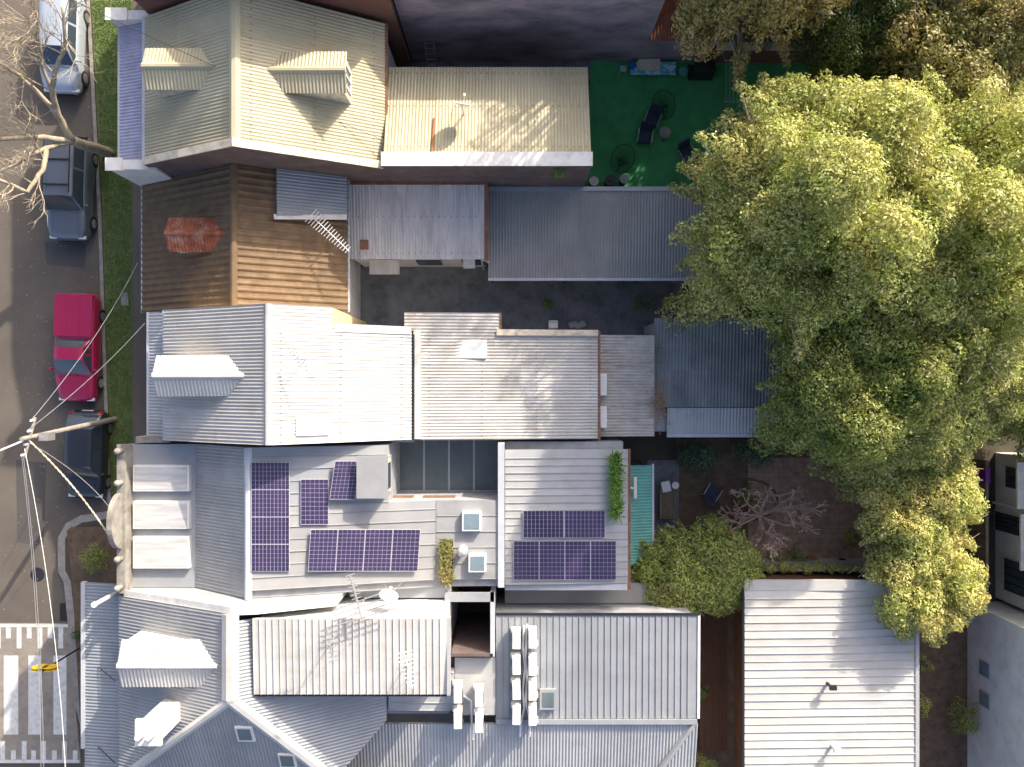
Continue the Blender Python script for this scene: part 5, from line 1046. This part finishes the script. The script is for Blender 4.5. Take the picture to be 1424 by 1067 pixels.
for i in range(5):
    y0 = a.y + (b2.y - a.y) * i / 5; y1 = a.y + (b2.y - a.y) * (i + 1) / 5
    t = thing('strap_plant', 'clump of green strap leaves in the long roof planter', 'plant', ((a.x + b2.x) / 2, (y0 + y1) / 2, 4.6), 'strap plants in the roof planter'); strap(t, a.x, b2.x, y0, y1, 4.6, 110, L['fern'])
a, b2 = P(615, 810, 5.65), P(628, 752, 5.65); t = thing('grass_plant', 'olive ornamental grass in the small roof planter by the skylights', 'plant', ((a.x + b2.x) / 2, (a.y + b2.y) / 2, 5.66)); strap(t, a.x, b2.x, a.y, b2.y, 5.66, 420, L['olive'], .3, 'blades')
# bare trees
def twigs(m, p, d, l, r, depth, rn, up=.25, spread=.7, kids=(2, 4), stub=1.0):
    q = p; pts = [p]; rs = [r]
    for i in range(3):
        d = (d + Vector((rn.uniform(-1, 1), rn.uniform(-1, 1), rn.uniform(-.5, 1) * up * 2)) * .28).normalized(); q = q + d * l / 3; pts.append(q); rs.append(r * (1 - .16 * (i + 1) * stub))
    m.tube(pts, rs, 5 if r > .02 else 4, False)
    if depth == 0: return
    for k in range(rn.randint(*kids)):
        i = rn.choice((1, 2, 3, 3)); nd = (d + Vector((rn.uniform(-1, 1), rn.uniform(-1, 1), rn.uniform(-.3, .8))) * spread).normalized(); twigs(m, pts[i], nd, l * rn.uniform(.55, .85), r * (.62 if stub == 1 else .8), depth - 1, rn, up, spread, kids, stub)
rn = random.Random(4)
t = thing('bare_street_tree', 'leafless street tree with pale limbs leaning over the parked cars', 'tree', (P(153, 213).x, P(153, 213).y, 0))
LIMBS = [([(153, 213, -.05), (125, 204, 1.7), (100, 196, 3.3)], .27, .2), ([(100, 196, 3.3), (80, 160, 4.2), (72, 125, 5), (76, 100, 5.6), (92, 62, 6.3), (86, 10, 7)], .15, .05), ([(72, 125, 5), (58, 92, 5.6), (56, 60, 6.2), (50, 15, 6.8)], .085, .04),
         ([(80, 160, 4.2), (42, 118, 5.2), (10, 92, 6), (-25, 80, 6.5)], .11, .05), ([(100, 196, 3.3), (62, 192, 4.2), (20, 192, 5), (-35, 197, 5.8)], .15, .07), ([(100, 196, 3.3), (64, 206, 4), (60, 236, 4.4), (38, 268, 4.9), (4, 252, 5.5), (-25, 245, 5.8)], .13, .05), ([(64, 206, 4), (32, 222, 4.8), (-5, 240, 5.4)], .09, .04)]
m = MB()
for pts, r0, r1 in LIMBS:
    n = len(pts); pw = [P(*p) for p in pts]; fine = []
    for i in range(n - 1):
        for k in range(4): fine.append(pw[i].lerp(pw[i + 1], k / 4) + Vector((rn.uniform(-.03, .03), rn.uniform(-.03, .03), 0)))
    fine.append(pw[-1]); m.tube(fine, [r0 + (r1 - r0) * i / (len(fine) - 1) for i in range(len(fine))], 8)
m.build('trunk', M['pale_bark'], t, True); m = MB()
for li, nt_ in ((1, 10), (2, 11), (3, 17), (4, 10), (5, 11), (6, 8)):
    pts = [P(*p) for p in LIMBS[li][0]]
    for k in range(nt_):
        f = rn.uniform(.3, 1) * (len(pts) - 1); i = min(int(f), len(pts) - 2); p = pts[i].lerp(pts[i + 1], f - i); twigs(m, p, Vector((rn.uniform(-1.2, .5), rn.uniform(-1, 1), rn.uniform(.1, 1))).normalized(), rn.uniform(.7, 1.3), .028, 3, rn)
m.build('twigs', M['pale_bark'], t)
rn = random.Random(9); c = P(1046, 712); t = thing('bare_frangipani', 'leafless frangipani with stubby pinkish branches in the brick courtyard', 'tree', (c.x, c.y, 0)); m = MB(); m.tube([(c.x, c.y, -.05), (c.x + .05, c.y, .9)], [.14, .11], 8)
for k in range(9):
    a = k * .7 + rn.uniform(-.2, .2); twigs(m, Vector((c.x + .05, c.y, .85)), Vector((math.cos(a), math.sin(a) * .8, .55)).normalized(), rn.uniform(.95, 1.25), .05, 4, rn, .3, .8, (2, 3), .5)
m.build('branches', M['pink_bark'], t)
c = P(1250, 668); t = thing('tree_stump', 'thick grey trunk stub leaning at the courtyard end', 'tree', (c.x, c.y, 0)); MB().tube([(c.x, c.y, -.05), (c.x + .05, c.y + .3, .9), (c.x + .1, c.y + .7, 1.8)], [.42, .36, .3], 12).build('trunk', M['bark'], t, True)
tag(MB().add(*(lambda v: (v, [(i, i + 1, i + 2, i + 3) for i in range(0, len(v), 4)]))([q for i in range(160) for q in (lambda p, a: [p + Vector((math.cos(a), math.sin(a), 0)) * .07, p + Vector((-math.sin(a), math.cos(a), .4)) * .025, p - Vector((math.cos(a), math.sin(a), 0)) * .07, p + Vector((math.sin(a), -math.cos(a), .4)) * .025])(Vector((6.15 + random.gauss(0, .16), -.9 + random.gauss(0, .42), 3.68 + random.uniform(0, .16))), random.uniform(0, 6.3))])).build('leaf_litter', M['straw']), 'brown dead leaves heaped in the gutter between the two shed roofs', 'leaves', kind='stuff')
# ------------------------------------------------------------------ garden things
def wire_chair(px, py, rz, label):
    c = P(px, py, .6); t = thing('wire_chair', label, 'chair', (c.x, c.y, 0), None, rz); n = 26; ring = [(.52 * math.cos(6.2832 * i / n), .60 * math.sin(6.2832 * i / n), .62 + .26 * math.sin(6.2832 * i / n)) for i in range(n + 1)]
    MB().tube(ring, .018, 6).build('hoop', M['dark_metal'], t, False, True); m = MB()
    for i in range(n): m.tube([ring[i], (.08 * math.cos(6.2832 * i / n), -.1 + .08 * math.sin(6.2832 * i / n), .34)], .009, 4)
    m.build('cords', M['black'], t, False, True)
    for a in (.5, 2.6, 4.7): MB().tube([(0, -.1, .34), (.42 * math.cos(a), -.05 + .42 * math.sin(a), 0)], .014, 5).build('leg', M['dark_metal'], t, False, True)
wire_chair(923, 146, .3, 'round black cord chair nearest the two navy armchairs'); wire_chair(866, 221, -.4, 'round black cord chair near the round lidded bin')
def armchair(px, py, rz, label):
    c = P(px, py, .5); t = thing('garden_armchair', label, 'chair', (c.x, c.y, 0), None, rz)
    MB().mm(-.28, .28, -.28, .28, .32, .44).build('seat', M['navy'], t, False, True, .03); MB().add([(-.28, .26, .42), (.28, .26, .42), (.28, .48, .95), (-.28, .48, .95), (-.28, .34, .4), (.28, .34, .4), (.28, .55, .93), (-.28, .55, .93)], [(0, 1, 2, 3), (7, 6, 5, 4), (0, 4, 5, 1), (1, 5, 6, 2), (2, 6, 7, 3), (3, 7, 4, 0)]).build('backrest', M['navy'], t, False, True)
    for s in (-1, 1):
        MB().tube([(s * .32, -.28, 0), (s * .32, -.28, .6), (s * .32, .3, .62)], .02, 6).build('armrest', M['galv'], t, False, True); MB().tube([(s * .32, .3, .62), (s * .32, .42, 0)], .02, 6).build('leg', M['galv'], t, False, True)
    return t
armchair(907, 166, -.35, 'navy garden armchair beside the black cord chair'); armchair(897, 190, -.15, 'navy garden armchair facing the round table'); armchair(956, 214, .5, 'dark garden armchair half under the huge tree')
c = P(925, 184, .5); t = thing('round_table', 'small round grey patterned table by the navy armchairs', 'table', (c.x, c.y, 0)); MB().cyl((c.x, c.y, .46), .27, .03, 24).build('table_top', M['concrete'], t)
for a in (.4, 2.5, 4.6): MB().tube([(c.x + .2 * math.cos(a), c.y + .2 * math.sin(a), .46), (c.x + .26 * math.cos(a), c.y + .26 * math.sin(a), 0)], .015, 5).build('leg', M['dark_metal'], t)
a, b2 = P(877, 104, .4), P(940, 86, .4); t = thing('day_bench', 'low bench covered with a turquoise patterned mat at the dark wall', 'bench', ((a.x + b2.x) / 2, a.y, 0)); MB().mm(a.x, b2.x, a.y, b2.y, .33, .38).build('mat', M['turquoise'], t, bevel=.01); MB().mm(a.x + .03, b2.x - .03, a.y + .03, b2.y - .03, .26, .33).build('bench_top', M['timber'], t)
for x in (a.x + .1, b2.x - .1):
    for y in (a.y + .08, b2.y - .08): MB().mm(x - .03, x + .03, y - .03, y + .03, 0, .26).build('leg', M['timber'], t)
a, b2 = P(885, 98, .42), P(918, 82, .42); n = 8; w2 = (b2.y - a.y) / 2; yc = (a.y + b2.y) / 2; pr = [(b2.x, yc - w2), (b2.x, yc + w2)] + [(a.x + .2 - .2 * math.sin(math.pi * i / n), yc + w2 * math.cos(math.pi * i / n) * .95) for i in range(n + 1)]; tag(MB().prism(pr, .385, .44).build('bodyboard', M['board']), 'cream bodyboard lying on the turquoise bench mat', 'bodyboard')
c = P(879, 93, .4); tag(MB().cyl((c.x, c.y, .381), .13, .22, 14, .17).build('bucket', M['blue']), 'blue plastic bucket at the end of the turquoise bench', 'bucket')
c = P(866, 97, .3); t = thing('garden_stool', 'small pale folding stool beside the turquoise bench', 'stool', (c.x, c.y, 0)); MB().box((c.x, c.y, .4), (.28, .26, .04)).build('seat', M['gutter'], t)
for sx in (-1, 1):
    for sy in (-1, 1): MB().tube([(c.x + sx * .1, c.y + sy * .1, .4), (c.x + sx * .18, c.y + sy * .2, 0)], .013, 5).build('leg', M['white_metal'], t)
c = P(977, 98, .5); t = thing('covered_barbecue', 'barbecue under a black cover against the dark wall', 'barbecue', (c.x, c.y, 0)); MB().box((c.x, c.y, .45), (1.15, .6, .9), 0, .85).build('cover', M['black'], t, bevel=.08); MB().mm(c.x - .7, c.x - .55, c.y - .2, c.y + .2, .6, .66).build('side_shelf', M['dark_metal'], t)
def pot(px, py, r, h, mat, label, name='plant_pot', cat='pot'):
    c = P(px, py, h); t = thing(name, label, cat, (c.x, c.y, 0)); MB().cyl((c.x, c.y, 0), r * .75, h, 16, r).build('body', mat, t); MB().tube([(c.x + r * math.cos(i * .3927), c.y + r * math.sin(i * .3927), h) for i in range(17)], .02, 5).build('rim', mat, t); return t
pot(950, 100, .2, .35, M['teal'], 'dark green pot beside the covered barbecue'); pot(1130, 779, .19, .4, M['pot'], 'empty terracotta pot at the courtyard wall'); pot(1172, 783, .2, .38, M['dark_metal'], 'dark square-shouldered pot by the courtyard wall'); pot(1207, 785, .17, .35, M['white_metal'], 'white pot near the yellow tree')
def bin_(px, py, r, mat, label, lid): c = P(px, py, .6); t = thing('lidded_bin', label, 'bin', (c.x, c.y, 0)); MB().cyl((c.x, c.y, 0), r * .85, .58, 18, r).build('body', mat, t); MB().cyl((c.x, c.y, .58), r * 1.06, .05, 20).cyl((c.x, c.y, .63), r * .3, .04, 10).build('lid', lid, t)
bin_(826, 252, .2, M['concrete'], 'pale round lidded tub at the lawn corner', M['cap_white']); bin_(868, 249, .2, M['dark_metal'], 'dark round lidded tub at the lawn edge', M['blue_iron']); bin_(849, 251, .24, M['black'], 'black tub between the two lidded tubs', M['black'])
t = thing('clothesline', 'fold-down clothesline with pale green cords over the lawn', 'clothesline', (10.2, 14.5, 0))
for i in range(5): MB().tube([P(1010 + i * 5, 84, 1.7), P(1010 + i * 5, 142, 1.7)], .009, 4).build('cord', M['gutter'], t)
for y in (84, 142): MB().tube([P(1007, y, 1.7), P(1033, y, 1.7)], .018, 5).build('bar', M['galv'], t)
for x in (1008, 1032): q = P(x, 84, 1.7); MB().tube([(q.x, q.y, 1.7), (q.x, 14.85, 1.3)], .016, 5).build('bracket', M['galv'], t); q = P(x, 142, 1.7); MB().tube([(q.x, q.y, 0), (q.x, q.y, 1.7)], .016, 5).build('post', M['galv'], t)
c = P(769, 452, .5); t = thing('hot_water_unit', 'white appliance box in the dark side passage beside the white terrace', 'appliance', (c.x, c.y, 0)); MB().box((c.x, c.y, .4), (.42, .36, .8)).build('casing', M['white_metal'], t, bevel=.03); MB().box((c.x, c.y + .1, .82), (.3, .06, .03)).build('pipe_cover', M['galv'], t)
c = P(803, 452, .3); t = thing('rubble_sack', 'crumpled grey sack in the dark side passage', 'sack', (c.x, c.y, 0)); m = MB()
for i in range(5): m.ball((c.x + (i - 2) * .13, c.y + .05 * math.sin(i * 2), .14 + .03 * math.cos(i)), .17, 8, 6, .8)
m.build('sack_body', M['grey_wall'], t, True)
# rear courtyard
a, b2 = P(918, 722, .5), P(941, 690, .5); t = thing('outdoor_bench', 'grey timber garden bench on the dark deck', 'bench', ((a.x + b2.x) / 2, (a.y + b2.y) / 2, 0))
for i in range(6): x = a.x + (b2.x - a.x) * i / 6; MB().mm(x, x + (b2.x - a.x) / 6 - .015, a.y, b2.y + .5, .4, .44).build('slat', M['timber'], t)
for x in (a.x + .05, b2.x - .1):
    for y in (a.y + .1, b2.y + .35): MB().mm(x, x + .06, y, y + .06, 0, .4).build('leg', M['timber'], t)
c = P(926, 677, .5); tag(MB().box((c.x, c.y, .5), (.42, .5, .12), .2).build('seat_cushion', M['white_metal'], bevel=.05), 'pale square cushion on the grey bench', 'cushion'); c = P(939, 675, .5); tag(MB().cyl((c.x, c.y, .441), .12, .1, 16, .17).build('white_bowl', M['cap_white']), 'white round bowl beside the pale cushion', 'bowl')
t = armchair(991, 684, 2.6, 'dark folding chair beside the round courtyard border')
c = P(1040, 695); n = 24; tag(MB().tube([(c.x + 1.35 * math.cos(6.2832 * i / n), c.y + .95 * math.sin(6.2832 * i / n), .04) for i in range(n + 1)], .06, 6).build('bed_border', M['brick']), 'oval brick border round the fern bed in the courtyard', 'border')
c = P(1362, 661, 1.75); t = thing('purple_towel', 'purple towel hanging over the paling fence', 'towel', (20.96, c.y, 1.2)); MB().mm(20.86, 20.885, c.y - .36, c.y + .36, 1.1, 1.79).mm(20.86, 21.07, c.y - .36, c.y + .36, 1.775, 1.80).mm(21.045, 21.07, c.y - .36, c.y + .36, 1.2, 1.79).build('cloth', M['purple'], t)
c = P(1195, 715); t = thing('potting_table', 'rough timber slab table at the end of the brick courtyard', 'table', (c.x + .6, c.y, 0))
for i in range(6): MB().mm(c.x + .1, c.x + 1.5, c.y - .5 + i * .17, c.y - .35 + i * .17, .6, .65).build('plank', M['timber'], t)
for x in (c.x + .2, c.x + 1.4):
    for y in (c.y - .4, c.y + .4): MB().mm(x - .04, x + .04, y - .04, y + .04, 0, .6).build('leg', M['timber'], t)
print('objects', len(bpy.data.objects), 'tris~', sum(sum(len(p.vertices) - 2 for p in me.polygons) for me in bpy.data.meshes if len(me.polygons) < 4000) + sum(len(me.polygons) * 2 for me in bpy.data.meshes if len(me.polygons) >= 4000))

wire(P(50, -25, 8.4), P(298, 92, 8.0), .2, .012, 'dark service wire sagging from the street to the cream dormer', M['dark_metal'])
wire(P(298, 92, 8.0), P(535, 196, 5.9), .1, .012, 'dark service wire lying across the cream rear roof slope', M['dark_metal'])
